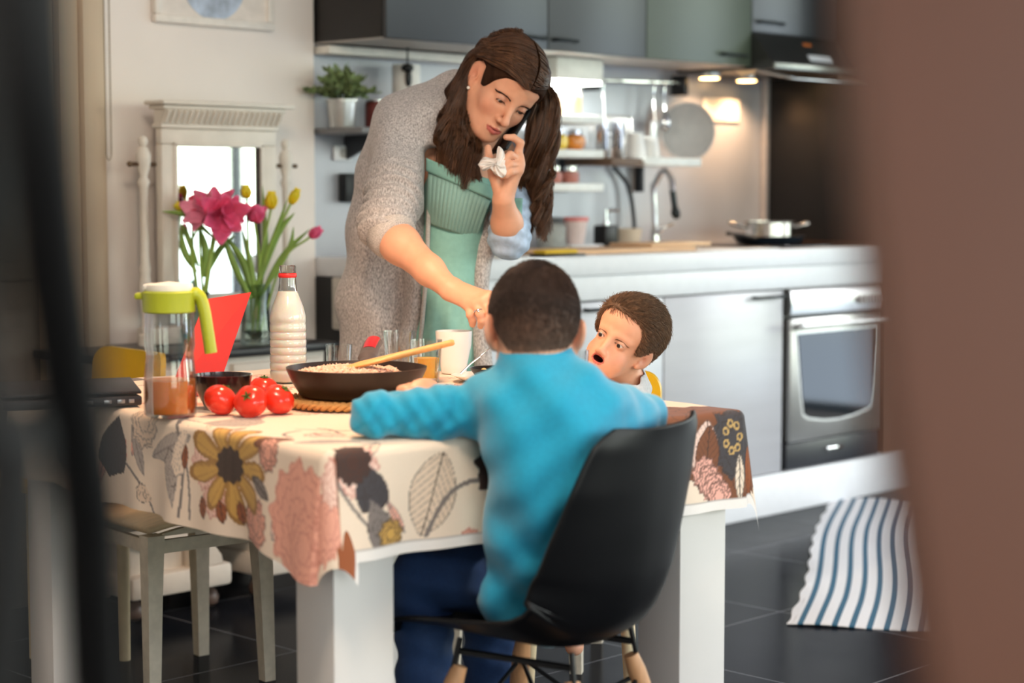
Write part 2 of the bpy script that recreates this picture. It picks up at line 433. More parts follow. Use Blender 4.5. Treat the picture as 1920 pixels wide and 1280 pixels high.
def upper(x0, x1, z0, label, hx, side=None, und=True, front=None):
    t = thing('wall_cabinet', ((x0+x1)/2, YW, z0), label, 'cabinet', 'upper kitchen cabinets')
    MB().box((x0,YU+.02,z0+.004),(x1,YW-.002,2.45),.002).build('body', side or m_graph, t)
    if und: MB().box((x0+.004,YU+.022,z0),(x1-.004,YW-.004,z0+.004)).build('underside', m_under, t, label='pale underside panel')
    d = MB().box((x0+.002,YU,z0),(x1-.002,YU+.019,2.45),.003).build('door', front or m_graph, t)
    if hx: bar_handle(d, hx[0], hx[1], YU, z0+.035)
    return t
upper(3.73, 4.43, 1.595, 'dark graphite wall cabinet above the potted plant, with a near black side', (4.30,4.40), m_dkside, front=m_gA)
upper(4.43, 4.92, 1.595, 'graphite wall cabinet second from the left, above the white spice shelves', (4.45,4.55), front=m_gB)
upper(4.92, 5.51, 1.595, 'graphite wall cabinet with window reflection painted on its door, beside the extractor hood, above the round plate', (5.33,5.46), front=m_gC)
upper(5.51, 6.055, 1.722, 'short dark wall cabinet directly above the extractor hood', (5.54,5.68), und=False)
# base units
def base(x0, x1, label, handle=None, m=m_silver):
    t = thing('base_cabinet', ((x0+x1)/2, YF, .145), label, 'cabinet', 'base kitchen cabinets')
    MB().box((x0,YF+.02,.147),(x1,YW-.01,.798),.002).build('body', m_dkside, t)
    d = MB().box((x0+.003,YF,.150),(x1-.003,YF+.019,.795),.003).build('door', m, t)
    if handle: bar_handle(d, handle[0], handle[1], YF, handle[2])
    return t
base(3.73, 4.06, 'narrow silver base cabinet at the left end, behind the standing woman')
base(4.06, 4.72, 'silver base cabinet behind the boy in blue, dark bar handle at its top', (4.33,4.60,.772))
base(4.72, 5.38, 'wide silver appliance door between the toddler and the oven', (5.2,5.36,.775))
MB().box((5.381,YF+.012,.147),(5.399,YW-.02,.80)).build('filler_strip', m_blk, None, label='thin black filler gap left of the steel oven', cat='filler strip')
structure(MB().box((3.73,YF,.0),(6.62,YW-.002,.145),.004).build('trim_plinth', m_white))
w = thing('worktop', (4.85,4.2,.877), 'long white kitchen worktop with a deep white front edge', 'worktop')
MB().box((3.725,YF-.012,.879),(XR-.016,YW-.002,ZT),.006).build('slab', m_white, w)
MB().box((3.73,YF+.002,.800),(XR-.04,YF+.03,.878),.003).build('front_panel', m_white, w)
# cream bracket hanging on the dark end of the counter
bk = MB()
bk.box((3.705,YW-.16,.72),(3.72,YW-.12,.88),.006)
for z in (.745,.85): bk.lathe((3.705,YW-.14,z), [(.006,0),(.005,.003),(.001,.004)], 12, (-1,0,0))
# dark end cheek of the counter
MB().box((3.7205,4.0,.147),(3.7285,YW-.006,.876)).build('end_panel', m_blk, None, label='black end panel of the kitchen counter behind the milk bottle', cat='panel')
tag(bk.build('wall_bracket', mat('cream_plastic', (205,198,188), .5)), 'cream strip with two rivets hanging on the black counter end', 'bracket')
# oven
OX0, OX1 = 5.402, 5.994
o = thing('oven', ((OX0+OX1)/2,YF,.25), 'stainless steel built in oven with a dark window under the hob', 'oven')
MB().box((OX0+.004,YF+.03,.152),(OX1-.004,YW-.02,.797)).build('body', m_blk, o)
# control panel bulging forward
pf = [(YF+.03,.797),(YF-.004,.797),(YF-.014,.785),(YF-.02,.74),(YF-.014,.705),(YF+.03,.70)]
MB().prism([(OX0+.002,y,z) for y,z in pf], (OX1-OX0-.004,0,0)).build('control_panel', m_steel, o, 40)
for i, x in enumerate((5.835,5.872,5.915,5.955)):
    kb = MB().lathe((x,YF-.018,.746), [(.014,0),(.014,.012),(.012,.016),(.0,.017)], 20, (0,-1,0)).box((x-.003,YF-.045,.734),(x+.003,YF-.03,.758),.002)
    kb.build('knob', m_white, o, 40)
dr = MB().box((OX0+.002,YF-.016,.25),(OX1-.002,YF+.026,.692),.006).build('door', m_steel, o)
hd = MB().tube([(OX0+.012,YF-.052,.668),(OX1-.012,YF-.052,.668)], .012, 16, flat=1.)
for x in (OX0+.05, OX1-.05): hd.box((x-.01,YF-.05,.66),(x+.01,YF-.014,.676),.003)
hd.build('handle', mat('satin_aluminium', (226,226,226), .3, metal=.55), dr)
gl = [(OX0+.04,.637),(OX1-.045,.637),(OX1-.047,.58),(OX1-.062,.42),(OX1-.075,.352),(OX1-.10,.337),(5.79,.322),(5.70,.316),(5.61,.320),(OX0+.115,.334),(OX0+.085,.348),(OX0+.07,.42),(OX0+.048,.58)]
MB().prism([(x,YF-.0205,z) for x,z in gl], (0,.006,0)).build('window', mat('oven_glass', (16,24,30), .06, var=0, spec=.9), dr, label='dark glass window tapering to the bottom')
MB().prism([(5.69+(x-5.69)*1.045,YF-.0175,.48+(z-.48)*1.05) for x,z in gl], (0,.003,0)).build('window_trim', MATS['satin_aluminium'], dr)
dw = MB().box((OX0,YF-.004,.152),(OX1,YF+.03,.246),.003).build('drawer', mat('dark_drawer', (48,50,56), .35), o, label='dark drawer below the oven door')
MB().box((5.64,YF-.014,.20),(5.74,YF-.004,.212),.003).build('handle', m_chrome, dw)
# hob
hb = MB().box((5.42,YF+.05,ZT),(5.98,YW-.06,ZT+.006),.002)
tag(hb.build('hob', mat('hob_glass', (18,18,20), .12)), 'black glass hob let into the worktop under the pans', 'hob')
# extractor hood
h = thing('extractor_hood', (5.78,4.2,1.59), 'dark wedge shaped extractor hood under the short wall cabinet', 'extractor hood')
m_hood = mat('hood_metal', (82,82,80), .3, metal=.7)
HX0, HX1 = 5.512, 6.05
prof = [(YW-.004,1.72),(YU+.0,1.72),(YU-.02,1.70),(4.065,1.604),(4.065,1.584),(YW-.004,1.584)]
MB().prism([(HX0,y,z) for y,z in prof], (HX1-HX0,0,0)).build('canopy', m_hood, h, 20)
MB().box((HX0,4.055,1.585),(HX1,4.066,1.607),.003).build('front_lip', mat('hood_lip', (150,152,146), .3, metal=.7), h)
n = Vector((0,-.096,.095)).normalized(); n = Vector((0,-.735,.678))
c = Vector((5.80,(4.14+4.065)/2-.004,1.652)); t_ = Vector((0,.115-.0,.096+.0)).normalized()
sl = (Vector((0,4.14,1.70))-Vector((0,4.065,1.604))).normalized(); nn = Vector((0,-sl.z,sl.y))
cc = Vector((5.84,4.065,1.604))+sl*.038; MB().obox(cc+nn*.001, (1,0,0), sl, nn, (.15,.028,.004)).build('label_plate', m_white, h, label='white label on the slanted front')
cc = Vector((5.81,4.065,1.604))+sl*.105; MB().obox(cc+nn*.001, (1,0,0), sl, nn, (.05,.012,.004)).build('reflection_patch', mat('amber_reflection_paint', (200,110,50), .3), h, label='amber reflection painted on the slanted front')  # thin amber plate painted in for the orange reflection on the hood
v = MB()
for a in (HX0+.012, HX1-.012): v.tube([(a,4.14,1.58),(a,3.99,1.548)], .005, 6)
v.box((HX0+.01,3.985,1.543),(HX1-.01,4.0,1.549),.002)
v.build('visor', m_steel, h)
# two round lights in the underside of the hood, close to the wall
for px_, lb in ((1330,'round warm lit lamp under the hood, left of the pair'),(1400,'round warm lit lamp under the hood, right of the pair')):
    q_ = oy(px_,150,4.40)
    t = thing('hood_spot', (q_.x,4.40,1.583), lb, 'lamp', 'warm lights under the extractor hood')
    MB().lathe((q_.x,4.40,1.566), [(.040,0),(.042,.004),(.042,.0172)], 28).build('housing', m_steel, t)
    MB().lathe((q_.x,4.40,1.5625), [(.0,0),(.034,0),(.037,.0032)], 28).build('diffuser', mat('warm_glow', (255,220,170), .4, emit=(255,200,128), estr=SPOTGLOW), t)
# white strip lamp over the spice shelves
t = thing('strip_lamp', (4.73,4.3,1.51), 'white strip lamp box hanging above the white spice shelves', 'lamp')
MB().box((4.612,4.29,1.518),(4.846,4.44,1.592),.004).build('housing', mat('lamp_white', (240,240,232), .45), t)
MB().box((4.618,4.294,1.506),(4.840,4.42,1.518),.003).build('tube', mat('cool_tube', (255,255,245), .4, emit=(250,255,244), estr=TUBE), t, label='lit cool white tube')
# pale ledge under the left cabinet
l = MB().box((3.73,4.42,1.562),(4.40,4.50,1.588),.004); tag(l.build('light_rail', mat('rail_white', (226,222,214), .5)), 'pale rail running under the dark left wall cabinet', 'rail')

# ------------------------------------------------------------------ wall shelves and what stands on them
m_shelfw = mat('shelf_white', (240,242,240), .4)
m_post = mat('shelf_post_dark', (60,62,66), .4, metal=.5)
sr = thing('spice_rack', (4.7,4.5,1.1), 'spice rack of three thick white shelves on a dark post beside the woman', 'shelf')
for z in (1.372,1.256,1.142): MB().box((4.585,4.28,z),(4.842,4.47,z+.028),.005).build('shelf', m_shelfw, sr)
MB().box((4.716,4.472,1.08),(4.742,4.50,1.50),.002).build('post', m_post, sr)
def jar(x, y, z, r, h, rgb, lid, label, cat='jar', grp=None, body='glassy'):
    t = thing('jar', (x,y,z), label, cat, grp)
    MB().lathe((x,y,z), [(r*.9,0),(r,.004),(r,h*.72),(r*.8,h*.82)], 20).build('contents', mat('c%d_%d_%d'%rgb, rgb, .35, var=.15, scale=60), t)
    MB().lathe((x,y,z+h*.82), [(r*.86,0),(r*.88,h*.02),(r*.88,h*.16),(r*.6,h*.18)], 20).build('lid', lid, t)
    return t
m_lidw = mat('lid_white', (238,236,230), .35); m_lidg = mat('lid_grey', (70,72,76), .35)
jar(4.66,4.36,1.401,.034,.085,(238,200,168),m_lidw,'cream jar standing on the top white shelf, left of the other','jar','jars on the top spice shelf')
jar(4.76,4.36,1.401,.036,.095,(232,180,140),m_lidw,'peach coloured jar standing on the top white shelf, nearer the rail','jar','jars on the top spice shelf')
for x, rgb, lb in ((4.60,(226,176,40),'yellow filled round jar on the middle white shelf, nearest the woman'),(4.68,(240,206,80),'pale yellow round jar in the middle of the middle white shelf'),(4.765,(226,140,60),'orange filled round jar at the right of the middle white shelf')):
    t = thing('spice_jar', (x,4.35,1.285), lb, 'jar', 'round jars on the middle spice shelf')
    MB().lathe((x,4.35,1.285), [(.024,0),(.034,.008),(.038,.026),(.034,.044),(.022,.052)], 24).build('body', mat('j%d_%d'%(rgb[0],rgb[1]), rgb, .2, var=.15, scale=50, coat=.5), t)
    MB().lathe((x,4.35,1.337), [(.024,0),(.025,.014),(.01,.018)], 20).build('lid', m_chrome, t)
for x, lb in ((4.66,'small jar of pink contents on the lowest white shelf, left of its twin'),(4.745,'small jar of pink contents on the lowest white shelf, right of its twin')):
    t = thing('spice_jar', (x,4.35,1.171), lb, 'jar', 'pink jars on the lowest spice shelf')
    MB().lathe((x,4.35,1.171), [(.026,0),(.030,.006),(.030,.034),(.02,.042)], 20).build('body', mat('pink_spice', (196,128,116), .3, var=.2, scale=60, coat=.4), t)
    MB().lathe((x,4.35,1.213), [(.022,0),(.022,.014),(.01,.016)], 20).build('lid', m_chrome, t)
# rail with hanging utensils
rl = thing('utensil_rail', (5.25,4.46,1.54), 'chrome rail fixed under the graphite cabinet beside the hood with end brackets', 'rail')
MB().tube([(4.98,4.46,1.536),(5.49,4.46,1.546)], .007, 10).build('bar', m_chrome, rl)
for x in (4.99,5.485): MB().box((x-.012,4.44,1.50),(x+.012,4.505,1.575),.004).build('bracket', m_blk, rl)
def hang(name, x, zb, label, cat, fn):
    t = thing(name, (x,4.44,zb), label, cat, 'utensils hanging from the rail')
    hk = MB().tube([(x,4.468,1.535),(x,4.46,1.552),(x,4.448,1.55),(x,4.443,1.53),(x,4.446,1.50)], .003, 6).build('hook', m_chrome, t); fn(t, x); return t
hang('hanging_ladle', 5.02, 1.36, 'steel ladle hanging at the left end of the chrome rail', 'ladle', lambda t, x: (MB().tube([(x,4.446,1.50),(x,4.44,1.36)], .004, 8).build('handle', m_chrome, t), MB().ell((x,4.43,1.345), (.03,.02,.02)).build('bowl', m_chrome, t)))
hang('hanging_whisk', 5.36, 1.38, 'small steel whisk hanging near the right end of the chrome rail', 'whisk', lambda t, x: (MB().tube([(x,4.446,1.50),(x,4.44,1.44)], .006, 8).build('handle', m_chrome, t), MB().lathe((x,4.44,1.36), [(.004,0),(.02,.02),(.022,.04),(.005,.08)], 14).build('wires', m_chrome, t)))
hang('hanging_spatula', 5.30, 1.33, 'long handled steel spatula hanging in the middle of the rail', 'spatula', lambda t, x: (MB().tube([(x,4.446,1.50),(x,4.44,1.40)], .004, 8).build('handle', m_chrome, t), MB().box((x-.025,4.437,1.32),(x+.025,4.441,1.40),.004).build('blade', m_steel, t)))
# dish shelf with plate rack
ds = thing('dish_shelf', (5.07,4.4,1.235), 'narrow wall shelf over the tap, left half brown and right half white', 'shelf')
MB().box((4.846,4.25,1.232),(5.012,4.47,1.258),.004).build('board', mat('walnut_board', (112,88,72), .5, stretch=(1,8,8)), ds, label='brown board')
MB().box((5.014,4.24,1.232),(5.327,4.47,1.262),.005).build('board', m_shelfw, ds, label='white board')
for x in (4.86,5.27): MB().box((x-.008,4.47,1.14),(x+.008,4.505,1.26),.002).build('bracket', m_post, ds)
pr_ = thing('plate_rack', (5.02,4.47,1.26), 'grey wire plate rack standing on the wall shelf behind the cups', 'rack')
g = MB()
for x in np.linspace(4.865,5.20,14): g.tube([(x,4.45,1.26),(x,4.47,1.41)], .0035, 6)
g.build('wires', m_steel, pr_); MB().tube([(4.855,4.472,1.41),(5.21,4.472,1.41)], .005, 8).build('top_bar', m_steel, pr_)
def cup(name, x, y, z, r0, r1, h, m, label, cat, grp=None):
    mb = MB().lathe((x,y,z), [(r0*.9,0),(r0,.003),(r1,h),(r1*.93,h),(r0*.9,.006)], 24); return tag(mb.build(name, m), label, cat, grp)
m_china = mat('white_china', (240,238,236), .2, var=.01, coat=.3)
cup('tumbler', 4.885, 4.33, 1.259, .02, .024, .125, m_chrome, 'tall shiny metal tumbler on the wall shelf, left of its twin', 'tumbler', 'metal tumblers')
cup('tumbler', 4.965, 4.33, 1.259, .02, .024, .125, m_chrome, 'tall shiny metal tumbler on the wall shelf, next to the white cups', 'tumbler', 'metal tumblers')
cup('cup', 5.06, 4.33, 1.263, .042, .030, .085, m_china, 'white china cup turned upside down on the wall shelf', 'cup', 'white cups on the wall shelf')
cup('cup', 5.145, 4.33, 1.263, .038, .028, .075, m_china, 'smaller white china cup upside down beside the round plate', 'cup', 'white cups on the wall shelf')
# round grey plate hanging on the wall
pc = oy(1288,246,4.42); nrm = (CAM-pc); nrm.z = .0; nrm = (nrm.normalized()*.75+Vector((0,-1,0))*.5).normalized()
pt = thing('hanging_tray', pc, 'large round pale grey tray leaning on the kitchen wall above the tap', 'tray')
MB().lathe(pc, [(.0,.0),(.100,.0),(.106,.004),(.103,.009),(.098,.006),(.0,.004)], 56, nrm).build('dish', mat('pale_grey_enamel', (172,168,166), .4), pt)
MB().lathe(pc+nrm*.004, [(.103,0),(.109,.002),(.109,.006),(.103,.008)], 56, nrm, False, False).build('rim', mat('tray_rim', (206,202,200), .35), pt, label='lighter rim')
tag(MB().obox(oy(1353,206,4.503), (1,0,0),(0,1,0),(0,0,1), (.225,.004,.088), .001).build('hanging_note', mat('paper', (238,226,214), .7)), 'blank white paper note stuck on the wall beside the tray', 'note')
# hoses on the wall behind the tap
tag(MB().tube(bez([(5.13,4.49,1.23),(5.20,4.48,1.16),(5.22,4.47,1.04),(5.21,4.46,.945)],16), .008, 8).build('cable', m_post), 'grey cable drooping from the wall shelf down behind the tap', 'cable')
# ------------------------------------------------------------------ on the worktop
f = thing('kitchen_tap', (5.235,4.38,ZT), 'tall chrome gooseneck tap with a pull down spray head', 'tap')
bp = oy(1228,455,4.38); bp.z = ZT
MB().lathe((bp.x,bp.y,ZT+.0005), [(.026,0),(.026,.01),(.018,.016),(.017,.06),(.012,.066)], 24).build('base', m_chrome, f)
nk = [(bp.x,bp.y,ZT+.06),(bp.x-.005,bp.y,ZT+.15),(bp.x-.012,bp.y,ZT+.22),oy(1228,345,4.36),oy(1243,320,4.32),oy(1258,334,4.28),oy(1261,362,4.26)]
MB().tube(bez(nk,30), .011, 12).build('neck', m_chrome, f)
MB().tube(bez([oy(1261,358,4.26),oy(1264,380,4.255),oy(1266,396,4.25),oy(1269,408,4.25)],10), [.0115]*6+[.014,.017,.017,.015,.012], 12).build('spray_head', mat('tap_black', (40,46,48), .3, metal=.6), f, label='dark ribbed spray head')
MB().tube(bez([(bp.x,bp.y,ZT+.045),oy(1240,428,4.34),oy(1262,421,4.31)],8), [.010]*5+[.006]*4, 10).build('lever', m_chrome, f)
s = thing('soap_dispenser', (4.93,4.35,ZT), 'black square soap dispenser with a chrome pump on the worktop', 'soap dispenser')
MB().box((4.895,4.32,ZT+.0005),(4.965,4.38,ZT+.085),.008).build('bottle', m_blk, s)
MB().lathe((4.93,4.35,ZT+.085), [(.014,0),(.014,.012),(.006,.014),(.006,.055)], 16).tube([(4.93,4.35,ZT+.135),(4.975,4.33,ZT+.138)], .006, 8).build('pump', m_chrome, s)
jar(4.66,4.36,ZT+.0005,.050,.115,(150,152,150),m_lidg,'grey canister with a dark lid on the worktop behind the woman')
t = thing('cup', (4.78,4.36,ZT), 'white beaker with a pink rim beside the soap dispenser', 'cup')
MB().lathe((4.78,4.36,ZT+.022), [(.030,0),(.032,.004),(.046,.09),(.043,.09),(.03,.008)], 24).build('body', mat('beaker_white', (226,206,204), .35), t)
MB().lathe((4.78,4.36,ZT+.100), [(.0455,0),(.0475,.002),(.048,.014),(.044,.014)], 24, cap0=False, cap1=False).build('rim', mat('beaker_pink', (226,132,132), .35), t, label='pink rim')
tag(MB().box((4.70,4.30,ZT+.0005),(4.87,4.42,ZT+.021),.008).build('draining_dish', m_china), 'low white dish under the pink rimmed beaker', 'dish')
t = cup('plant_pot', 5.05, 4.36, ZT+.0005, .046, .058, .07, mat('beige_clay', (206,188,168), .6), 'small beige clay pot between soap dispenser and tap', 'pot')
m_board = mat('beech_board', (214,172,132), .5, var=.12, scale=12, stretch=(1,14,14))
tag(MB().box((4.28,4.0,ZT+.0005),(5.0,4.24,ZT+.016),.004).build('chopping_board', m_board), 'long beech chopping board lying on the worktop behind the boys', 'chopping board')
tag(MB().box((4.80,4.03,ZT+.0165),(5.12,4.22,ZT+.028),.004).build('chopping_board', mat('pale_board', (228,190,150), .5, var=.08, scale=12, stretch=(1,14,14))), 'shorter pale board lying on the end of the beech board', 'chopping board')
tag(MB().box((5.0,3.93,ZT+.0005),(5.38,4.025,ZT+.004),.001).build('paper_sheet', mat('paper_white', (246,248,250), .6)), 'white sheet lying along the front of the worktop', 'paper')
a = oy(1010,468,4.0)
t = thing('sponge_cloth', a, 'yellow cloth on a dark tray at the left of the worktop', 'cloth')
MB().box((4.17,3.93,ZT+.0005),(4.36,3.995,ZT+.009),.003).build('tray', m_blk, t); MB().box((4.18,3.935,ZT+.009),(4.33,3.99,ZT+.022),.006).build('cloth', mat('yellow_cloth', (222,180,50), .8), t, label='yellow cloth')
t = thing('bowl', (4.13,4.05,ZT), 'white bowl with coloured pattern on the worktop right behind the woman', 'bowl')
MB().lathe((4.13,4.05,ZT+.0005), [(.03,0),(.032,.004),(.058,.05),(.062,.062),(.058,.062),(.03,.008)], 32).build('body', mat('patterned_china', (214,206,190), .3, var=.5, scale=22), t)
MB().lathe((4.13,4.05,ZT+.0305), [(.0482,0),(.0502,.003),(.0562,.018),(.055,.018)], 32, cap0=False, cap1=False).build('band', mat('ochre_band', (186,150,80), .3, var=.5, scale=40), t, label='ochre band')
tag(MB().lathe((4.30,4.28,ZT+.0165), [(.03,0),(.032,.004),(.033,.12),(.014,.15),(.014,.185),(.0,.186)], 24).build('bottle', mat('cream_bottle', (232,222,170), .4)), 'cream coloured bottle on the worktop beside the grey canister', 'bottle')
# pans on the hob
p = thing('frying_pan', (5.68,4.2,ZT), 'dark low frying pan with a long handle on the hob', 'frying pan')
MB().lathe((5.68,4.2,ZT+.0065), [(.10,0),(.118,.004),(.135,.03),(.131,.03),(.115,.008),(.0,.007)], 40).build('body', mat('navy_pan', (26,34,44), .3), p)
MB().tube(bez([(5.56,4.17,ZT+.028),(5.45,4.14,ZT+.042),(5.33,4.12,ZT+.052)],10), .011, 10, flat=.6).build('handle', m_blk, p)
p = thing('saucepan', (5.68,4.2,ZT+.014), 'shiny steel saucepan with two side handles standing in the frying pan', 'saucepan')
MB().lathe((5.68,4.2,ZT+.0145), [(.088,0),(.094,.004),(.094,.072),(.098,.076),(.091,.076),(.088,.01),(.0,.01)], 44).build('body', mat('pan_steel', (206,200,196), .15, metal=1., var=0), p)
for sgn in (-1,1):
    cx_ = 5.68+sgn*.094*.75; cy_ = 4.2-sgn*.094*.66
    a_ = Vector((sgn*.75,-sgn*.66,0)).normalized(); bq = Vector((-a_.y,a_.x,0))
    c0 = Vector((5.68,4.2,ZT+.07))+a_*.093
    MB().tube(bez([c0+bq*.03,c0+a_*.045+bq*.028+ZU*.012,c0+a_*.058+ZU*.018,c0+a_*.045-bq*.028+ZU*.012,c0-bq*.03],16), .006, 8).build('handle', MATS['pan_steel'], p, 60)
# ------------------------------------------------------------------ left wall shelf
sh = thing('wall_shelf', (3.95,4.4,1.32), 'grey wall shelf carrying the potted plant left of the woman', 'shelf')
MB().box((3.728,4.27,1.318),(4.35,4.5,1.336),.003).build('board', mat('shelf_grey', (120,120,122), .4), sh)
for x in (3.86,4.25): MB().prism([(x,4.505,1.317),(x,4.30,1.317),(x,4.505,1.24)], (.012,0,0)).build('bracket', m_post, sh)
# ================================================================== TABLE AND CLOTH
TT = math.radians(8); T0 = Vector((1.86,2.21,0)); TW, TL, TZ = .88, 1.21, .740
EU = Vector((math.cos(TT),-math.sin(TT),0)); EV = Vector((math.sin(TT),math.cos(TT),0))
def T(u, v, z): return T0+EU*u+EV*v+ZU*z
m_twhite = mat('table_white_paint', (222,218,214), .45, var=.03, scale=5)
tb = thing('dining_table', T(TW/2,TL/2,0), 'white dining table with thick square legs under the flowered cloth', 'table')
MB().obox(T(TW/2,TL/2,TZ-.021), EU, EV, ZU, (TW,TL,.034), .004).build('tabletop', m_twhite, tb)
for u, v in ((.07,.07),(TW-.07,.07),(.07,TL-.07),(TW-.07,TL-.07)):
    MB().obox(T(u,v,(TZ-.04)/2), EU, EV, ZU, (.115,.115,TZ-.040), .004).build('leg', m_twhite, tb)
for v in (.05,TL-.05): MB().obox(T(TW/2,v,.645), EU, EV, ZU, (TW-.26,.025,.10), .002).build('apron', m_twhite, tb)
for u in (.05,TW-.05): MB().obox(T(u,TL/2,.645), EU, EV, ZU, (.025,TL-.26,.11), .002).build('apron', m_twhite, tb)
# ---- cloth: param (a,b); a along u, b along v; overhang OH on all sides
OH = .185
na, nb = int((TW+2*OH)/.0026), int((TL+2*OH)/.0026)
A1 = np.linspace(-OH, TW+OH, na+1); B1 = np.linspace(-OH, TL+OH, nb+1)
A, B = np.meshgrid(A1, B1, indexing='ij')
# geometry
Rb = .016
def bend(d):
    k = np.minimum(d, PI*Rb/2)
    return Rb*np.sin(k/Rb), -(Rb*(1-np.cos(k/Rb))+np.maximum(d-PI*Rb/2, 0))
da = np.maximum(-A, 0); da2 = np.maximum(A-TW, 0); db = np.maximum(-B, 0); db2 = np.maximum(B-TL, 0)
Ac = np.clip(A, 0, TW); Bc = np.clip(B, 0, TL)
Dx = np.maximum(da, da2); sx = np.where(A < 0, -1., 1.); Dy = np.maximum(db, db2); sy = np.where(B < 0, -1., 1.)
U = Ac.copy(); Vv = Bc.copy(); Zz = np.zeros_like(A)
edge = (Dx > 0) & (Dy <= 0); h, z = bend(Dx)
droop = np.where(A < 0, 1+.20*np.exp(-(Bc/.13)**2), 1.)
rip = (.010*np.sin(Bc*17+.6)+.006*np.sin(Bc*41+1))*(Dx/OH)**1.3
U = np.where(edge, U+sx*(h+.05*Dx+rip), U); Zz = np.where(edge, z*droop, Zz)
edge = (Dy > 0) & (Dx <= 0); h, z = bend(Dy)
rip = (.008*np.sin(Ac*15+2.2)+.004*np.sin(Ac*37))*(Dy/OH)**1.3
Vv = np.where(edge, Vv+sy*(h+.05*Dy+rip), Vv); Zz = np.where(edge, z, Zz)
cor = (Dx > 0) & (Dy > 0); r = np.hypot(Dx, Dy); ph = np.arctan2(Dy, Dx)/(PI/2)   # 0 = next to the u side, 1 = next to the v side
h, z = bend(r)
k0 = np.where((A < 0) & (B < 0), 1.20, 1.0)
fac = k0*(1-ph)**2+2*ph*(1-ph)*np.where((A < 0) & (B < 0), .57, .80)+ph**2*1.0
fold = np.sin(PI*ph)
wt = np.where((A < 0) & (B < 0), 1., 0.)
lat_u = sx*(h*(1-ph)+.05*Dx)+wt*.32*r*ph*fold+(1-wt)*sx*.05*r*fold
lat_v = sy*(h*ph+.05*Dy)+wt*(-.11*r*fold*(1-ph)*1.6)+(1-wt)*sy*.05*r*fold
U = np.where(cor, U+lat_u, U); Vv = np.where(cor, Vv+lat_v, Vv); Zz = np.where(cor, z*fac, Zz)
# tiny undulation everywhere so it reads as fabric
Zz += .0009*np.sin(A*39+B*23)*np.sin(A*17-B*29+1)+.0006
Xw = T0.x+EU.x*U+EV.x*Vv; Yw_ = T0.y+EU.y*U+EV.y*Vv; Zw = TZ+.0008+Zz
CV = np.stack([Xw,Yw_,Zw], -1).reshape(-1,3)
ii, jj = np.meshgrid(np.arange(na), np.arange(nb), indexing='ij'); w1 = nb+1
q = (ii*w1+jj).ravel(); CF = np.stack([q, q+w1, q+w1+1, q+1], -1)
# pattern painted flower by flower in cloth space
Cc = np.empty(A.shape+(3,), np.float32); lin = lambda r,g,b: np.array(srgb(r,g,b), np.float32)
CREAM, CREAM2 = lin(236,216,196), lin(226,202,180)
Cc[:] = CREAM
def region(c, R):
    i0, i1 = np.searchsorted(A1, c[0]-R), np.searchsorted(A1, c[0]+R); j0, j1 = np.searchsorted(B1, c[1]-R), np.searchsorted(B1, c[1]+R)
    return slice(i0, i1), slice(j0, j1)
def put(sl, msk, col, mix=1.):
    if msk.dtype == bool: msk = msk.astype(np.float32)
    m_ = (np.clip(msk, 0, 1)*mix)[..., None]; Cc[sl] = Cc[sl]*(1-m_)+col*m_
def daisy(c, R, rc, n, col, col2, cc, rot=0., asp=1.):
    sl = region(c, R*1.3*max(asp,1)); x = A[sl]-c[0]; y = (B[sl]-c[1])/asp; r = np.hypot(x, y); t = np.arctan2(y, x)+rot
    wob = 1+.10*np.sin(t*3+c[0]*50)+.06*np.sin(t*7)
    pet = np.abs(np.cos(t*n/2))**.28*R*wob
    put(sl, r < pet, col); put(sl, (r < pet) & (np.abs(np.cos(t*n/2)) < .62), col2, .6)
    put(sl, (r < pet) & (r > pet*.9), col2, .8)
    put(sl, (r < pet*.9) & (np.sin(t*n*3) > .86), col2, .35)
    put(sl, r < rc*(1+.08*np.sin(t*11)), cc)
    put(sl, (r < rc*.95) & (np.sin(x*1800)*np.sin(y*1800) > .5), cc*1.8+.01, .6)
def ruffle(c, R, col, line, rot=0., asp=1., half=None):
    sl = region(c, R*1.4*max(asp,1)); x = A[sl]-c[0]; y = (B[sl]-c[1])/asp; r = np.hypot(x, y); t = np.arctan2(y, x)+rot
    e = R*(1+.07*np.sin(t*9)+.05*np.sin(t*17+1))
    m_ = r < e
    if half is not None: m_ &= np.cos(t-half) > -.35
    put(sl, m_, col)
    for q in (.42,.68,.9): put(sl, m_ & (np.abs(r-e*q*(1+.05*np.sin(t*6+q*9))) < .0016), line, .7)
    put(sl, m_ & (np.abs(np.sin(t*8+r*30)) < .10) & (r > R*.2), line, .45)
    put(sl, m_ & (r > e-.0022), line, .75)
def shell(c, R, ang, spread, col, line, n=15):
    sl = region(c, R*1.2); x = A[sl]-c[0]; y = B[sl]-c[1]; r = np.hypot(x, y); t = (np.arctan2(y, x)-ang+PI) % (2*PI)-PI
    e = R*(1-.06*np.abs(np.sin(t/spread*6)))*np.cos(np.clip(t/spread,-1,1)*PI/2)**.30
    m_ = (np.abs(t) < spread) & (r < e)
    put(sl, m_, col); put(sl, m_ & (np.abs(np.sin(t/spread*n*PI/2)) < .22), line, .8); put(sl, m_ & (r > e-.0025), line)
def leaf(c, L_, w, ang, col, line):
    sl = region(c, L_); x = A[sl]-c[0]; y = B[sl]-c[1]; u = x*math.cos(ang)+y*math.sin(ang); v = -x*math.sin(ang)+y*math.cos(ang)
    hw = w*np.sin(np.clip(u/L_, 0, 1)*PI)**.7
    m_ = (u > 0) & (u < L_) & (np.abs(v) < hw)
    put(sl, m_, col); put(sl, m_ & (np.abs(v) < .0013), line); put(sl, m_ & (np.abs(v) > hw-.002), line, .8)
    put(sl, m_ & (np.sin((u+np.abs(v)*1.2)*420) > .8), line, .5)
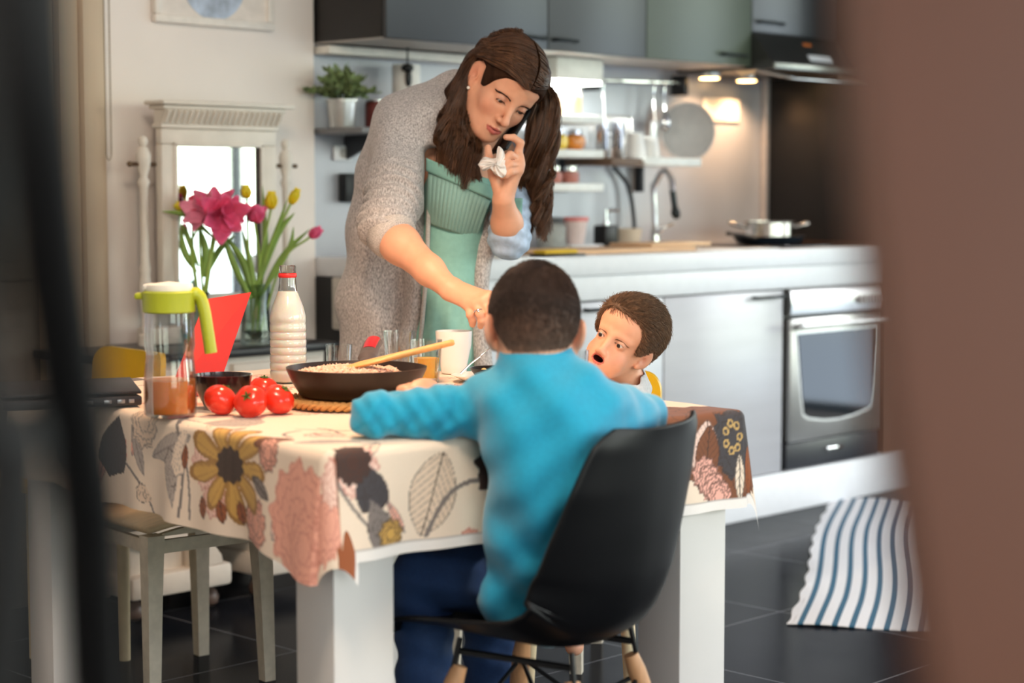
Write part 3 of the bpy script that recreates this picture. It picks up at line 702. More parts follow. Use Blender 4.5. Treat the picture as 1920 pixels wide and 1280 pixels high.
def stem(p0, p1, bow, w, col):
    p0, p1 = np.array(p0), np.array(p1); d = p1-p0; n = np.array([-d[1], d[0]])
    for t in np.linspace(0, 1, 60):
        c = p0+d*t+n*bow*math.sin(PI*t); sl = region(c, w*1.5); put(sl, np.hypot(A[sl]-c[0], B[sl]-c[1]) < w, col)
OCH, OCH2, DKC = lin(204,160,84), lin(140,96,48), lin(62,46,38)
BRN, DBR, RUST = lin(122,74,48), lin(72,46,38), lin(150,84,48)
PNK, PNK2, LPK = lin(232,168,148), lin(196,128,112), lin(240,206,192)
GRY, DGR, LGR, INK = lin(126,116,112), lin(66,62,66), lin(176,164,156), lin(58,48,46)
rr = random.Random(11)
for k in range(150):                                   # ground of small leaves and petals
    c = (rr.uniform(-OH, TW+OH), rr.uniform(-OH, TL+OH)); z = rr.random()
    if z < .35: leaf(c, rr.uniform(.05,.12), rr.uniform(.008,.02), rr.uniform(0,6.28), rr.choice([LGR,LPK,CREAM2,PNK]), GRY)
    elif z < .6: ruffle(c, rr.uniform(.02,.045), rr.choice([LPK,PNK,CREAM2]), PNK2)
    elif z < .8: stem(c, (c[0]+rr.uniform(-.15,.15), c[1]+rr.uniform(-.15,.15)), rr.uniform(-.3,.3), .003, GRY)
    else: shell(c, rr.uniform(.04,.09), rr.uniform(0,6.28), .6, rr.choice([LGR,CREAM2,GRY]), INK)
for u, v in ((.12,.42),(.16,.75),(.38,.18),(.40,.52),(.62,.34),(.70,.12),(.34,.86),(.66,.70)):   # large blooms on the top
    z = rr.random()
    if z < .4: ruffle((u,v), .09, PNK, PNK2); ruffle((u+.01,v), .05, LPK, PNK2)
    elif z < .7: daisy((u,v), .10, .03, 12, BRN, DBR, DGR)
    else: shell((u,v), .13, rr.uniform(0,6), .8, LGR, GRY)
# left hanging side (a < 0) from the corner towards the far end
leaf((-.03,.42), .16, .022, 1.9, LGR, GRY); stem((.01,.50), (-.17,.44), .15, .004, GRY); stem((-.17,.41), (-.02,.47), -.1, .003, GRY)
shell((-.16,.46), .11, .35, .5, LGR, INK); shell((-.02,.70), .12, 2.9, .8, DGR, INK); shell((-.03,.95), .12, 3.3, .8, BRN, INK)
leaf((-.12,.60), .10, .016, .5, LGR, GRY); ruffle((-.02,.60), .05, CREAM2, GRY); shell((-.01,.44), .10, 2.9, .5, CREAM, GRY, 9)
leaf((-.09,.435), .045, .011, .0, RUST, DBR)
ruffle((-.125,.33), .035, LPK, PNK2); ruffle((-.07,.365), .045, LPK, PNK2); ruffle((-.15,.20), .045, PNK, DBR)
daisy((-.065,.285), .095, .030, 9, OCH, OCH2, DKC, .2, 1.35)
for a_, b_ in ((-.165,.36),(-.165,.30),(-.16,.25)): leaf((a_,b_), .04, .014, .3, RUST, DBR)
leaf((-.02,.21), .09, .02, -1.2, BRN, DBR); ruffle((-.03,.16), .03, PNK, DBR); leaf((-.10,.15), .07, .013, 1.2, GRY, INK)
# corner flap
ruffle((-.115,.055), .085, PNK, PNK2, 0, 1.0); ruffle((-.14,.03), .05, PNK, PNK2)
sl = region((-.09,-.13), .12); put(sl, (A[sl] < .0) & (B[sl] < -.080-.012*np.sin(A[sl]*60)), RUST); ruffle((-.12,-.045), .055, PNK, PNK2); ruffle((-.05,-.05), .045, LPK, PNK2)
# near hanging side (b < 0)
shell((.05,-.03), .09, -1.3, .7, DGR, INK); ruffle((.03,-.03), .035, DBR, INK); shell((.06,-.09), .09, -1.2, .6, GRY, INK)
leaf((.16,-.16), .14, .045, 1.25, CREAM2, INK); stem((.17,-.16), (.30,-.08), .2, .004, GRY); ruffle((.10,-.15), .025, OCH, INK)
shell((.28,.01), .12, -.9, .7, DGR, INK); ruffle((.33,-.06), .06, DBR, INK); ruffle((.36,-.12), .05, BRN, INK)
for k in range(5): shell((.46+.07*k,-.02-.03*(k%2)), .09, -1.57+.5*(k%3-1), .7, (GRY,BRN,LGR,DBR,PNK)[k], INK)
# brown bloom with dark heart at the right end
shell((.80,-.05), .17, 2.6, .9, LGR, INK, 25); ruffle((.80,-.02), .12, BRN, DBR); ruffle((.885,-.09), .10, BRN, DBR)
ruffle((.86,-.065), .065, DGR, INK); leaf((.79,-.02), .12, .035, -1.75, LPK, DBR); leaf((.795,-.03), .11, .03, -1.75, BRN, DBR)
for k in range(4): ruffle((.775+.012*k,-.115-.015*k), .03, lin(238,176,160), DBR)
leaf((.86,-.175), .09, .012, 1.5, CREAM, INK); leaf((.905,-.17), .10, .03, 1.4, RUST, DBR)
for k in range(7): a_ = k*.9; sl = region((.85+.018*math.cos(a_),-.055+.026*math.sin(a_)), .012); put(sl, np.abs(np.hypot(A[sl]-(.85+.018*math.cos(a_)), B[sl]-(-.055+.026*math.sin(a_)))-.006) < .002, lin(196,160,100))
hemd = np.minimum(B+OH, TL+OH-B); sl = (slice(None), slice(None)); put(sl, hemd < .019, lin(236,230,226)); put(sl, np.abs(hemd-.019) < .0012, DBR, .5)
m_cloth = mat('printed_cotton', (230,215,200), .8, var=.03, scale=500, bump=.06, bscale=900, attr='tint', sheen=.1)
tag(npmesh('tablecloth', CV, CF, m_cloth, None, True, Cc.reshape(-1,3)), 'cream tablecloth printed with big brown, pink and yellow flowers draped over the table', 'tablecloth')
ZS = TZ+.0035                                            # surface on which things stand
def tp(x, y): return oz(x, y, ZS)
def clear(name, rgb, rough=.02, edge=.75):
    m = bpy.data.materials.new(name); m.use_nodes = True; nt = m.node_tree; N = nt.nodes; L = nt.links; N.remove(N['Principled BSDF'])
    tr = N.new('ShaderNodeBsdfTransparent'); gl = N.new('ShaderNodeBsdfGlossy'); gl.inputs['Roughness'].default_value = rough; mx = N.new('ShaderNodeMixShader')
    lw = N.new('ShaderNodeLayerWeight'); lw.inputs['Blend'].default_value = .30; mr = N.new('ShaderNodeMapRange'); mr.inputs['To Min'].default_value = .03; mr.inputs['To Max'].default_value = edge
    nz = N.new('ShaderNodeTexNoise'); nz.inputs['Scale'].default_value = 20; cm = N.new('ShaderNodeMapRange'); cm.inputs['To Min'].default_value = .97; cm.inputs['To Max'].default_value = 1.
    vm = N.new('ShaderNodeVectorMath'); vm.operation = 'SCALE'; vm.inputs[0].default_value = srgb(*rgb); L.new(nz.outputs['Fac'], cm.inputs['Value']); L.new(cm.outputs[0], vm.inputs['Scale']); L.new(vm.outputs[0], tr.inputs['Color'])
    L.new(lw.outputs['Fresnel'], mr.inputs['Value']); L.new(mr.outputs[0], mx.inputs['Fac']); L.new(tr.outputs[0], mx.inputs[1]); L.new(gl.outputs[0], mx.inputs[2]); L.new(mx.outputs[0], N['Material Output'].inputs['Surface'])
    MATS[name] = m; return m
m_glass = clear('clear_glass', (252,253,253), .02, .5)
m_thin = clear('clear_plastic', (250,250,250), .05, .6)
# ---- juice jug
c = tp(320,779); jr = .0452
j = thing('juice_jug', c, 'clear jug with a lime green lid and handle, one third full of orange juice', 'jug')
pr = [(jr*.93,.0),(jr*1.02,.004),(jr*1.04,.02),(jr*1.03,.062),(jr*.96,.094),(jr*.93,.111),(jr*1.0,.127),(jr*.96,.178),(jr*.95,.190)]
MB().lathe(c, pr+[(r_-.0022,h_) for r_,h_ in reversed(pr[1:])]+[(.0,.006)], 48).build('body', m_thin, j, 50)
MB().lathe(c+ZU*.0065, [(.0,0),(jr*.94,.0),(jr*.985,.012),(jr*.975,.058),(.0,.058)], 40).build('juice', mat('orange_juice', (252,146,62), .35, var=.04, scale=40, sss=.9), j, label='orange juice')
m_lime = mat('lime_plastic', (168,176,44), .35, var=.02)
MB().lathe(c+ZU*.184, [(jr*.97,0),(jr*1.03,.002),(jr*1.05,.032),(jr*1.06,.036),(jr*.9,.040)], 44).build('lid_ring', m_lime, j)
cp = MB().lathe(c+ZU*.222, [(jr*.92,0),(jr*.95,.004),(jr*.93,.012),(.0,.017)], 40); cp.obox(c+ZU*.230-RT*.012, RT, FH, ZU, (.06,.05,.010), .004); cp.build('flip_cap', mat('cap_white', (238,232,222), .35), j)
hp = [c+RT*(jr*.85)+ZU*.214, c+RT*(jr+.008)+ZU*.214, c+RT*(jr+.016)+ZU*.192, c+RT*(jr+.022)+ZU*.155, c+RT*(jr+.028)+ZU*.112]
MB().tube(bez(hp,16), [.015]*4+[.0125]*13, 14, flat=.9).build('handle', m_lime, j)
MB().obox(c-RT*(jr+.004)+ZU*.213, RT, FH, ZU, (.022,.024,.012), .005).build('spout', m_lime, j)
# ---- tomatoes
m_tom = mat('tomato_red', (222,50,28), .22, var=.08, scale=14, coat=.3); m_stalk = mat('tomato_calyx', (70,96,36), .6)
m_scar = mat('tomato_scar', (150,120,60), .6)
def tomato(x, y, r, label, tilt, seed):
    g = random.Random(seed); c = tp(x,y)+ZU*(r*.86); t = thing('tomato', c-ZU*r*.86, label, 'tomato', 'ripe tomatoes by the pan')
    q = Matrix.Rotation(tilt[1], 4, FH) @ Matrix.Rotation(tilt[0], 4, RT)
    mb = MB(); rings = []
    for i in range(25):
        th = PI*i/24; ring = []
        for k in range(40):
            p_ = 2*PI*k/40; rad = r*math.sin(th)*(1+.028*math.cos(5*p_+seed)*math.sin(th)); zz = r*.86*math.cos(th)
            if th < .5: zz -= r*.13*(1-th/.5)**2
            ring.append(c+(q@Vector((max(rad,1e-5)*math.cos(p_),max(rad,1e-5)*math.sin(p_),zz))))
        rings.append(ring)
    mb.loft(rings); mb.build('body', m_tom, t, 180)
    s = MB()
    for k in range(5):
        a = 2*PI*k/5+seed; d = Vector((math.cos(a),math.sin(a),0))
        s.tube([c+q@(ZU*r*.74), c+q@(d*r*.18+ZU*r*.83), c+q@(d*r*.34+ZU*r*.86)], [.0022,.0028,.0005], 6, flat=.5)
    s.tube([c+q@(ZU*r*.72), c+q@(ZU*r*.98)], .0018, 6); s.build('calyx', m_stalk, t)
tomato(414,777,.0305,'left tomato of the four, beside the dark bowl','x' and (-.3,.5),1)
tomato(470,780,.0300,'front middle tomato with its green calyx turned to the viewer',(1.0,-.3),2)
tomato(522,775,.0295,'right tomato of the front three, touching the rope mat',(.2,.6),3)
tomato(494,755,.0290,'rear tomato half hidden behind the other three',(.1,.1),4)
# ---- dark bowl
c = tp(418,764)
MBb = MB().lathe(c, [(.03,0),(.033,.002),(.036,.006),(.050,.035),(.0545,.062),(.0525,.062),(.048,.035),(.03,.010),(.0,.009)], 48)
tag(MBb.build('bowl', mat('dark_brown_ceramic', (38,22,22), .2, coat=.4), None, 60), 'dark brown bowl standing behind the tomatoes', 'bowl')
# ---- red folder leaning behind the jug
a, b_, c_, d = P(470,548,3.86), P(385,561,3.78), P(312,716,3.66), P(404,700,3.74)
base_ = tp(362,742)
nn = (b_-a).cross(d-a).normalized()
e0 = tp(405,738); e1 = tp(312,748)
tag(MB().prism([a,b_,e1,e0], nn*.002).build('red_folder', mat('red_plastic', (172,44,40), .35, var=.02)), 'bright red plastic board standing tilted behind the jug', 'folder')
# ---- laptop
c = tp(205,752)
lp = thing('laptop', c, 'dark laptop lying half open at the far left of the table', 'laptop')
ax = (RT*.93+FH*.36).normalized(); ay = Vector((-ax.y,ax.x,0))
q0 = tp(262,762)-ax*.12+ay*.10
MB().obox(q0+ZU*.011, ax, ay, ZU, (.25,.20,.018), .004).build('base', mat('laptop_grey', (64,64,68), .4, metal=.4), lp)
for k, (o_, w_) in enumerate(((.02,.032),(.062,.014),(.086,.014),(.105,.01))): MB().obox(q0+ax*o_-ay*.1008+ZU*.011, ax, ay, ZU, (w_,.002,.007), .0008).build('port', mat('port_metal', (170,172,176), .3, metal=.8), lp)
sd = (ay*.97+ZU*.12).normalized(); MB().obox(q0-ay*.095+ZU*.026+sd*.06+ay*.0, ax, sd, ax.cross(sd), (.25,.12,.006), .002).build('screen', mat('laptop_lid', (58,58,62), .4, metal=.4), lp)
# ---- milk bottle
c = tp(541,716); br_ = .0385
b = thing('milk_bottle', c, 'ribbed clear plastic bottle filled with milk and ringed in red at the neck', 'bottle')
pr = [(.030,0),(.036,.003)]
for k in range(7): pr += [(br_*.985,.012+k*.016),(br_*1.0,.016+k*.016),(br_*1.0,.023+k*.016),(br_*.95,.0265+k*.016)]
pr += [(br_*1.0,.128),(br_*.99,.138),(br_*.86,.158),(br_*.66,.177),(br_*.52,.191),(br_*.47,.207),(br_*.45,.221)]
MB().lathe(c, [(r_*.985,h_*.995+.001) for r_,h_ in pr if h_ < .192]+[(.0,.191)], 44).build('milk', mat('milk', (255,250,236), .35, var=0, sss=.8), b, 50)
MB().lathe(c, pr+[(r_*.97,h_) for r_,h_ in reversed(pr[-4:])], 44, cap1=False).build('bottle_wall', m_thin, b, 50)
MB().lathe(c+ZU*.219, [(br_*.47,0),(br_*.50,.002),(br_*.50,.007),(br_*.47,.009)], 32).build('neck_ring', mat('red_ring', (200,40,40), .4), b, label='red ring')
MB().lathe(c+ZU*.228, [(br_*.44,0),(br_*.46,.002),(br_*.46,.014),(br_*.42,.016),(br_*.38,.002)], 32).build('mouth', clear('clear_mouth', (246,242,238), .1, .8), b)
# ---- rope mat, frying pan with food
c = tp(669,757); mt = MB()
for k in range(9):
    R_ = .135-k*.015; pts = []
    for i in range(73):
        t = 2*PI*i/72; pts.append(c+Vector((R_*math.cos(t),R_*math.sin(t),.0075)))
    for ph_ in (0, PI):
        pp = []
        nturn = max(6, int(R_*220)); 
        for i in range(nturn*8+1):
            t = 2*PI*i/(nturn*8); w_ = PI*i/4+ph_
            pp.append(c+Vector(((R_+.0035*math.cos(w_))*math.cos(t),(R_+.0035*math.cos(w_))*math.sin(t),.0075+.0035*math.sin(w_))))
        mt.tube(pp, .0042, 6, cap=False)
tag(mt.build('rope_trivet', mat('rope', (206,150,86), .8, var=.15, scale=90, bump=.3), None, 180), 'coiled straw rope mat under the big frying pan', 'trivet')
c = c+ZU*.0152; PRr = .132
p = thing('frying_pan', c, 'big dark frying pan full of cooked rice on the rope mat', 'frying pan')
m_pan = mat('pan_dark', (44,34,28), .42, metal=.3, var=.12, scale=24, bump=.05)
MB().lathe(c, [(.0,0),(.098,0),(.106,.004),(.120,.026),(PRr-.001,.050),(PRr,.055),(PRr-.004,.0555),(.118,.03),(.102,.007),(.0,.006)], 64).build('body', m_pan, p, 40)
# heap of food
NV = 70; xs = np.linspace(-1,1,NV); gx, gy = np.meshgrid(xs, xs, indexing='ij'); rr_ = np.sqrt(gx**2+gy**2)
fd = MB(); hv = {}
g2 = random.Random(5)
def fh(r_, t): 
    x = r_*math.cos(t); y = r_*math.sin(t)
    return .040+.010*math.cos(min(1,abs((x+.02)/.10))*PI/2)*math.cos(min(1,abs(y/.12))*PI/2)*1.4-.022*max(0,(x-.065)/.05)
rings = []
for i in range(1,25):
    r_ = .119*i/24; ring = []
    for k in range(84):
        t = 2*PI*k/84; a_ = t
        v_ = RT*(r_*math.cos(a_))+FH*(r_*math.sin(a_))
        n_ = .0045*math.sin(v_.x*390+1)*math.sin(v_.y*430)+.003*math.sin(v_.x*800+v_.y*650)+g2.uniform(-.0018,.0018)
        ring.append(c+v_+ZU*(fh(r_,t)+n_*(1 if i < 24 else .2)))
    rings.append(ring)
fd.loft(rings, True, False); fd.build('rice', mat('fried_rice', (220,178,156), .6, var=.22, scale=170, bump=.5, bscale=300), p, 180, label='cooked rice')
gr = MB()
for k in range(420):
    r_ = .117*math.sqrt(g2.random()); t = g2.uniform(0,2*PI); v_ = RT*(r_*math.cos(t))+FH*(r_*math.sin(t)); pz = c+v_+ZU*(fh(r_,t)+.002)
    d = Vector((g2.uniform(-1,1),g2.uniform(-1,1),g2.uniform(-.5,.5))).normalized()*g2.uniform(.003,.006)
    gr.tube([pz-d,pz,pz+d], [.0008,.0026,.0008], 5)
gr.build('grains', mat('rice_grains', (236,200,178), .55, var=.25, scale=60), p, 180, kind='stuff')
hd = (FH*.96+RT*.04).normalized()
hp = [c+hd*(PRr-.004)+ZU*.047, c+hd*(PRr+.04)+ZU*.058, c+hd*(PRr+.10)+ZU*.072, c+hd*(PRr+.15)+ZU*.078]
MB().tube(bez(hp,14), [.013]*4+[.0185]*11, 12, flat=.6).build('handle', mat('grey_handle', (84,74,72), .45), p)
ins = [h_+ZU*.0055-RT*.0 for h_ in hp[2:]]
MB().tube([hp[1]*.5+hp[2]*.5+ZU*.006,hp[2]+ZU*.007,hp[3]+ZU*.007], .0135, 12, flat=.5).build('handle_inlay', mat('red_silicone', (178,26,40), .35), p, label='red inlay')
# wooden spatula
tip = c+RT*(-.012)-FH*.01+ZU*.055; end = P(852,641,(tip-CAM).dot(FW)+.0)
dv = (end-tip); 
sp = MB(); d1 = dv.normalized(); sd = d1.cross(ZU).normalized(); up_ = sd.cross(d1)
rings = []
for s_, w_, h_ in ((-.005,.010,.004),(.02,.024,.006),(.05,.025,.006),(.075,.017,.006),(.095,.0095,.0062),(.13,.0085,.006),(dv.length-.02,.0098,.006),(dv.length-.004,.0095,.006),(dv.length,.006,.004)):
    o_ = tip+d1*s_; rings.append([o_+sd*(w_*math.cos(2*PI*k/16))+up_*(h_*math.sin(2*PI*k/16)) for k in range(16)])
sp.loft(rings); tag(sp.build('wooden_spatula', mat('spatula_wood', (226,170,104), .5, var=.10, scale=12, stretch=(8,8,8)), None, 60), 'pale wooden spatula sticking out of the rice in the pan', 'spatula')
# ---- glasses, mug, plate
def drink(x, y, r0, r1, h, fill, label, name='drinking_glass'):
    c = tp(x,y); t = thing(name, c, label, 'glass', 'water glasses on the table')
    MB().lathe(c, [(r0*.95,0),(r0,.002),(r1,h),(r1-.0016,h),(r0-.002,.008),(.0,.007)], 44).build('tumbler', m_glass, t, 50)
    if fill: MB().lathe(c+ZU*.0085, [(.0,0),(r0-.0028,.0),(r0+(r1-r0)*fill-.0028,h*fill),(.0,h*fill)], 40).build('juice', mat('yellow_juice', (250,184,50), .3, var=.03, sss=.9), t, label='yellow orange juice')
    return t
drink(800,715,.026,.0335,.088,.47,'glass half full of orange juice beside the white mug')
drink(749,694,.0285,.036,.088,.0,'empty clear glass standing behind the pan and left of the juice glass')
c = tp(851,699)
m = thing('mug', c, 'tall white mug beside the boy\'s head', 'mug')
MB().lathe(c, [(.026,0),(.028,.003),(.030,.02),(.0385,.062),(.0405,.093),(.0385,.093),(.0365,.062),(.028,.02),(.0,.008)], 48).build('body', m_china, m, 60)
hh = -RT*.2+FH*.9; hh.normalize(); MB().tube(bez([c+hh*.037+ZU*.078,c+hh*.060+ZU*.076,c+hh*.062+ZU*.045,c+hh*.034+ZU*.03],14), .005, 8).build('handle', m_china, m)
c = tp(912,714)
tag(MB().lathe(c, [(.045,0),(.05,.002),(.072,.012),(.0745,.014),(.072,.0145),(.05,.005),(.0,.004)], 56).build('dinner_plate', m_china, None, 50), 'white dinner plate on the table just past the boy\'s shoulder', 'plate')
cb = c+RT*.012+ZU*.0065
bt = thing('small_pan', cb, 'small dark dish with leftovers standing on the white plate', 'dish')
MB().lathe(cb, [(.03,0),(.034,.002),(.047,.020),(.049,.022),(.045,.021),(.03,.005),(.0,.005)], 40).build('body', m_blk, bt, 50)
g3 = MB()
for k in range(16): v_ = Vector((g3 and random.uniform(-.03,.03),random.uniform(-.03,.03),.012+random.uniform(0,.006))); g3.ell(cb+v_, (.006,.006,.004), None, 6)
g3.build('leftovers', mat('leftovers', (206,180,120), .6, var=.3, scale=40), bt, kind='stuff')
fk = MB(); f0 = c-RT*.055+ZU*.016; f1 = c-RT*.012+FH*.02+ZU*.052
fk.tube([f0,(f0+f1)/2+ZU*.002,f1], [.0035,.003,.004], 8, flat=.4); fk.obox(f1+(f1-f0).normalized()*.012, (f1-f0), FH, (f1-f0).cross(FH), (.028,.016,.002), .001)
tag(fk.build('spoon', m_chrome), 'small shiny spoon propped on the edge of the white plate', 'spoon')
# bread crumbs and a crust beside the pan
cr_ = MB(); c = tp(553,757)
for k in range(9): cr_.ell(c+Vector((random.uniform(-.012,.012),random.uniform(-.012,.012),.006)), (.007,.006,.006), None, 6)
tag(cr_.build('garlic_pieces', mat('pale_crust', (226,196,150), .7, var=.2, scale=60)), 'small pale pieces of food lying between tomato and pan', 'food', kind='stuff')
cr_ = MB(); c = tp(862,726)
for k in range(26): cr_.ell(c+RT*random.uniform(-.03,.03)+FH*random.uniform(-.025,.025)+ZU*.003, (.005,.004,.003), None, 5)
tag(cr_.build('crumbs', mat('crumbs_brown', (196,140,104), .8, var=.3, scale=60)), 'scatter of brown crumbs between the plate and the boy\'s hand', 'crumbs', kind='stuff')
# clear tumbler held near the toddler's mouth
c = P(1099,692,3.55)
t = drink(700,694,.03,.036,.05,.0,'x'); 
for ch in list(t.children): bpy.data.objects.remove(ch)
bpy.data.objects.remove(t)
# stray wine glass stem left of the pan
tag(MB().lathe(tp(636,706), [(.026,0),(.027,.002),(.029,.07),(.0275,.07),(.025,.005),(.0,.004)], 36).build('drinking_glass', m_glass, None, 50), 'clear glass almost hidden behind the left half of the pan', 'glass')
# ================================================================== DRESSER WITH MIRROR, FLOWERS, PICTURE, PLANT
m_aged = mat('aged_white_paint', (226,218,208), .5, var=.06, scale=14)
m_dtop = mat('dresser_black_top', (36,36,38), .3)
DZ = .712; DY = 4.11
ds_ = thing('dresser', (3.1,4.3,0), 'white painted dresser with a black top standing against the wall behind the table', 'dresser')
MB().box((2.72,DY-.015,DZ-.024),(3.49,YW-.03,DZ),.006).build('top', m_dtop, ds_, label='black slab top')
bd = MB().box((2.76,DY+.01,.22),(3.45,YW-.035,DZ-.025),.004)
bd.build('body', m_aged, ds_)
for z0, z1 in ((.49,.67),(.29,.47)):
    for x0, x1 in ((2.78,3.095),(3.115,3.43)):
        d = MB().box((x0,DY-.004,z0),(x1,DY+.012,z1),.005).build('drawer', m_aged, ds_)
        MB().lathe(((x0+x1)/2,DY-.004,(z0+z1)/2), [(.006,0),(.006,.010),(.014,.016),(.012,.024),(.0,.027)], 18, (0,-1,0)).build('knob', m_aged, d)
# wavy skirt
sk = [(2.76+.69*i/40, .22-.035*abs(math.sin(PI*i/40*3))-(.03 if i in (0,40) else 0)) for i in range(41)]
MB().prism([(x,DY+.012,z) for x,z in sk]+[(3.45,DY+.012,.24),(2.76,DY+.012,.24)], (0,.016,0)).build('skirt', m_aged, ds_)
m_bun = mat('bun_foot_brown', (92,74,66), .4)
for x0, x1, sgn in ((2.77,3.10,1),(3.20,3.47,-1)):
    b = MB().box((x0,DY-.01,.062),(x1,YW-.06,.125),.012)
    xs_ = x1 if sgn > 0 else x0
    sc = [(xs_-sgn*.13,.125),(xs_-sgn*.03,.125),(xs_-sgn*.035,.15),(xs_-sgn*.06,.18),(xs_-sgn*.10,.195),(xs_-sgn*.13,.20)]
    b.prism([(x,DY-.005,z) for x,z in sc], (0,.06,0)); b.box((x0+.02,DY+.03,.12),(x1-.14 if sgn > 0 else x1-.02,DY+.3,.235),.004)
    bb_ = b.build('bracket_base', m_aged, ds_)
    for x in (x0+.04, x1-.045):
        for y in (DY+.05, YW-.12): MB().lathe((x,y,0), [(.018,0),(.030,.010),(.033,.026),(.026,.042),(.016,.050),(.02,.064)], 20).build('foot', m_bun, bb_, label='turned brown foot')
# mirror
mi = thing('dresser_mirror', (3.26,4.36,DZ), 'white swing mirror with a carved cornice between two turned posts on the dresser', 'mirror')
MY = 4.345
fx0, fx1, fz0, fz1 = 3.056, 3.462, .80, 1.318
fr_ = MB()
fr_.box((fx0,MY,fz0+.05),(fx0+.045,MY+.03,fz1-.045),.003).box((fx1-.055,MY,fz0+.05),(fx1,MY+.03,fz1-.045),.003).box((fx0,MY,fz1-.045),(fx1,MY+.03,fz1),.005).box((fx0,MY,fz0),(fx1,MY+.03,fz0+.05),.005)
fr_.box((fx0+.04,MY-.006,fz0+.045),(fx0+.052,MY+.004,fz1-.04),.003).box((fx1-.062,MY-.006,fz0+.045),(fx1-.05,MY+.004,fz1-.04),.003).box((fx0+.04,MY-.006,fz1-.05),(fx1-.05,MY+.004,fz1-.038),.003)
fr_.build('frame', m_aged, mi)
MB().box((fx0+.044,MY+.010,fz0+.045),(fx1-.052,MY+.014,fz1-.042)).build('mirror_glass', mat('mirror_silver', (245,246,246), .02, metal=1., var=0), mi)
co_ = MB().box((fx0-.005,MY-.008,fz1),(fx1+.005,MY+.04,fz1+.012),.003).box((fx0-.012,MY-.030,fz1+.052),(fx1+.014,MY+.045,fz1+.064),.004).box((fx0-.024,MY-.045,fz1+.064),(fx1+.036,MY+.05,fz1+.076),.004)
co_.prism([(fx0-.003,MY-.006,fz1+.012),(fx0-.003,MY-.028,fz1+.052),(fx0-.003,MY+.03,fz1+.052),(fx0-.003,MY+.03,fz1+.012)], (fx1-fx0+.006,0,0))
for k in range(21):
    x = fx0+.006+k*(fx1-fx0-.012)/20; co_.tube([(x,MY-.008,fz1+.016),(x,MY-.022,fz1+.034),(x,MY-.031,fz1+.050)], [.006,.0075,.006], 8)
co_.build('cornice', m_aged, mi)
tp_prof = [(.022,0),(.022,.03),(.012,.035),(.016,.05),(.011,.07),(.015,.12),(.018,.17),(.013,.20),(.017,.215),(.012,.23),(.011,.40),(.012,.44),(.018,.455),(.010,.47),(.019,.50),(.021,.53),(.014,.548),(.008,.553),(.014,.565),(.012,.577),(.0,.585)]
for x in (3.005, 3.508):
    p_ = MB().lathe((x,4.36,DZ+.0005), tp_prof, 24).build('post', m_aged, mi, 60)
    MB().tube([(x-.04,4.36,DZ+.505),(x+.04,4.36,DZ+.505)], .006, 8).ell((x-.045,4.36,DZ+.505), (.008,.008,.008), None, 6).build('pivot_knob', mat('aged_brass', (110,90,70), .4, metal=.7), p_)
mb = MB().box((3.0,4.33,DZ+.001),(3.51,4.40,DZ+.05),.006); mb.build('foot_rail', m_aged, mi)
# framed print at the top
pf = thing('picture_frame', (3.34,YW-.03,1.62), 'white framed print with a round pale blue image hanging above the mirror', 'picture')
px0, px1, pz = 3.124, 3.552, 1.622; Yp = YW-.028
fr_ = MB()
for a, b in (((px0,Yp-.022,pz),(px1,Yp,pz+.024)),((px0,Yp-.022,pz+.024),(px0+.024,Yp,pz+.526)),((px1-.024,Yp-.022,pz+.024),(px1,Yp,pz+.526)),((px0,Yp-.022,pz+.526),(px1,Yp,pz+.55))): fr_.box(a,b,.004)
fr_.build('frame', mat('frame_white', (236,228,220), .45), pf)
MB().box((px0+.02,Yp-.012,pz+.02),(px1-.02,Yp-.008,pz+.53)).build('mat_board', mat('mat_board', (232,222,214), .7), pf)
MB().lathe((3.335,Yp-.0125,1.755), [(.0,0),(.115,0),(.115,.001),(.0,.001)], 64, (0,-1,0)).build('print', mat('round_print', (176,188,206), .5, var=.75, scale=11), pf, label='round pale blue print')
# wall shelf objects
pp = thing('potted_plant', oy(641,239,4.40), 'bushy green plant in a small zinc bucket on the left wall shelf', 'plant'); c = oy(641,239,4.40); c.z = 1.3365
MB().lathe(c, [(.037,0),(.038,.003),(.046,.078),(.049,.080),(.049,.086),(.045,.086),(.036,.006)], 32).build('pot', mat('zinc', (196,196,194), .35, metal=.75, var=.1, scale=20), pp)
MB().lathe(c+ZU*.074, [(.0,0),(.044,.0),(.03,.006),(.0,.008)], 20).build('soil', mat('soil', (60,46,36), .9), pp)
g = random.Random(21); lv = MB(); stm = MB()
for k in range(58):
    a = g.uniform(0,2*PI); el = g.uniform(.25,1.45); L_ = g.uniform(.05,.098)
    d = Vector((math.cos(a)*math.cos(el),math.sin(a)*math.cos(el),math.sin(el))); p0 = c+ZU*.08+Vector((d.x,d.y,0))*.02; p1 = p0+d*L_*.6+ZU*.01; p2 = p0+d*L_+ZU*(.012-.02*math.cos(el))
    stm.tube([p0,p1,p2], .0012, 5)
    for j in range(11):
        t = .25+.75*j/10; q = p0.lerp(p1,t*2) if t < .5 else p1.lerp(p2,t*2-1)
        ld = (d+Vector((g.uniform(-1,1),g.uniform(-1,1),g.uniform(-.4,.9)))).normalized(); ln = g.uniform(.017,.028); w = ln*.36; sd = ld.cross(Vector((g.uniform(-1,1),g.uniform(-1,1),1))).normalized(); up = sd.cross(ld)
        rows = [(0,.1),(.35,1.),(.7,.8),(1.,.08)]
        V_ = [[lv.bm.verts.new(q+ld*(ln*s_)+sd*(w*ww*e)+up*(.15*w*abs(e)+.1*ln*s_*s_)) for e in (-1,0,1)] for s_, ww in rows]
        for i in range(3):
            for e in range(2): lv.bm.faces.new((V_[i][e],V_[i][e+1],V_[i+1][e+1],V_[i+1][e]))
stm.build('stems', mat('plant_stem', (76,92,52), .6), pp)
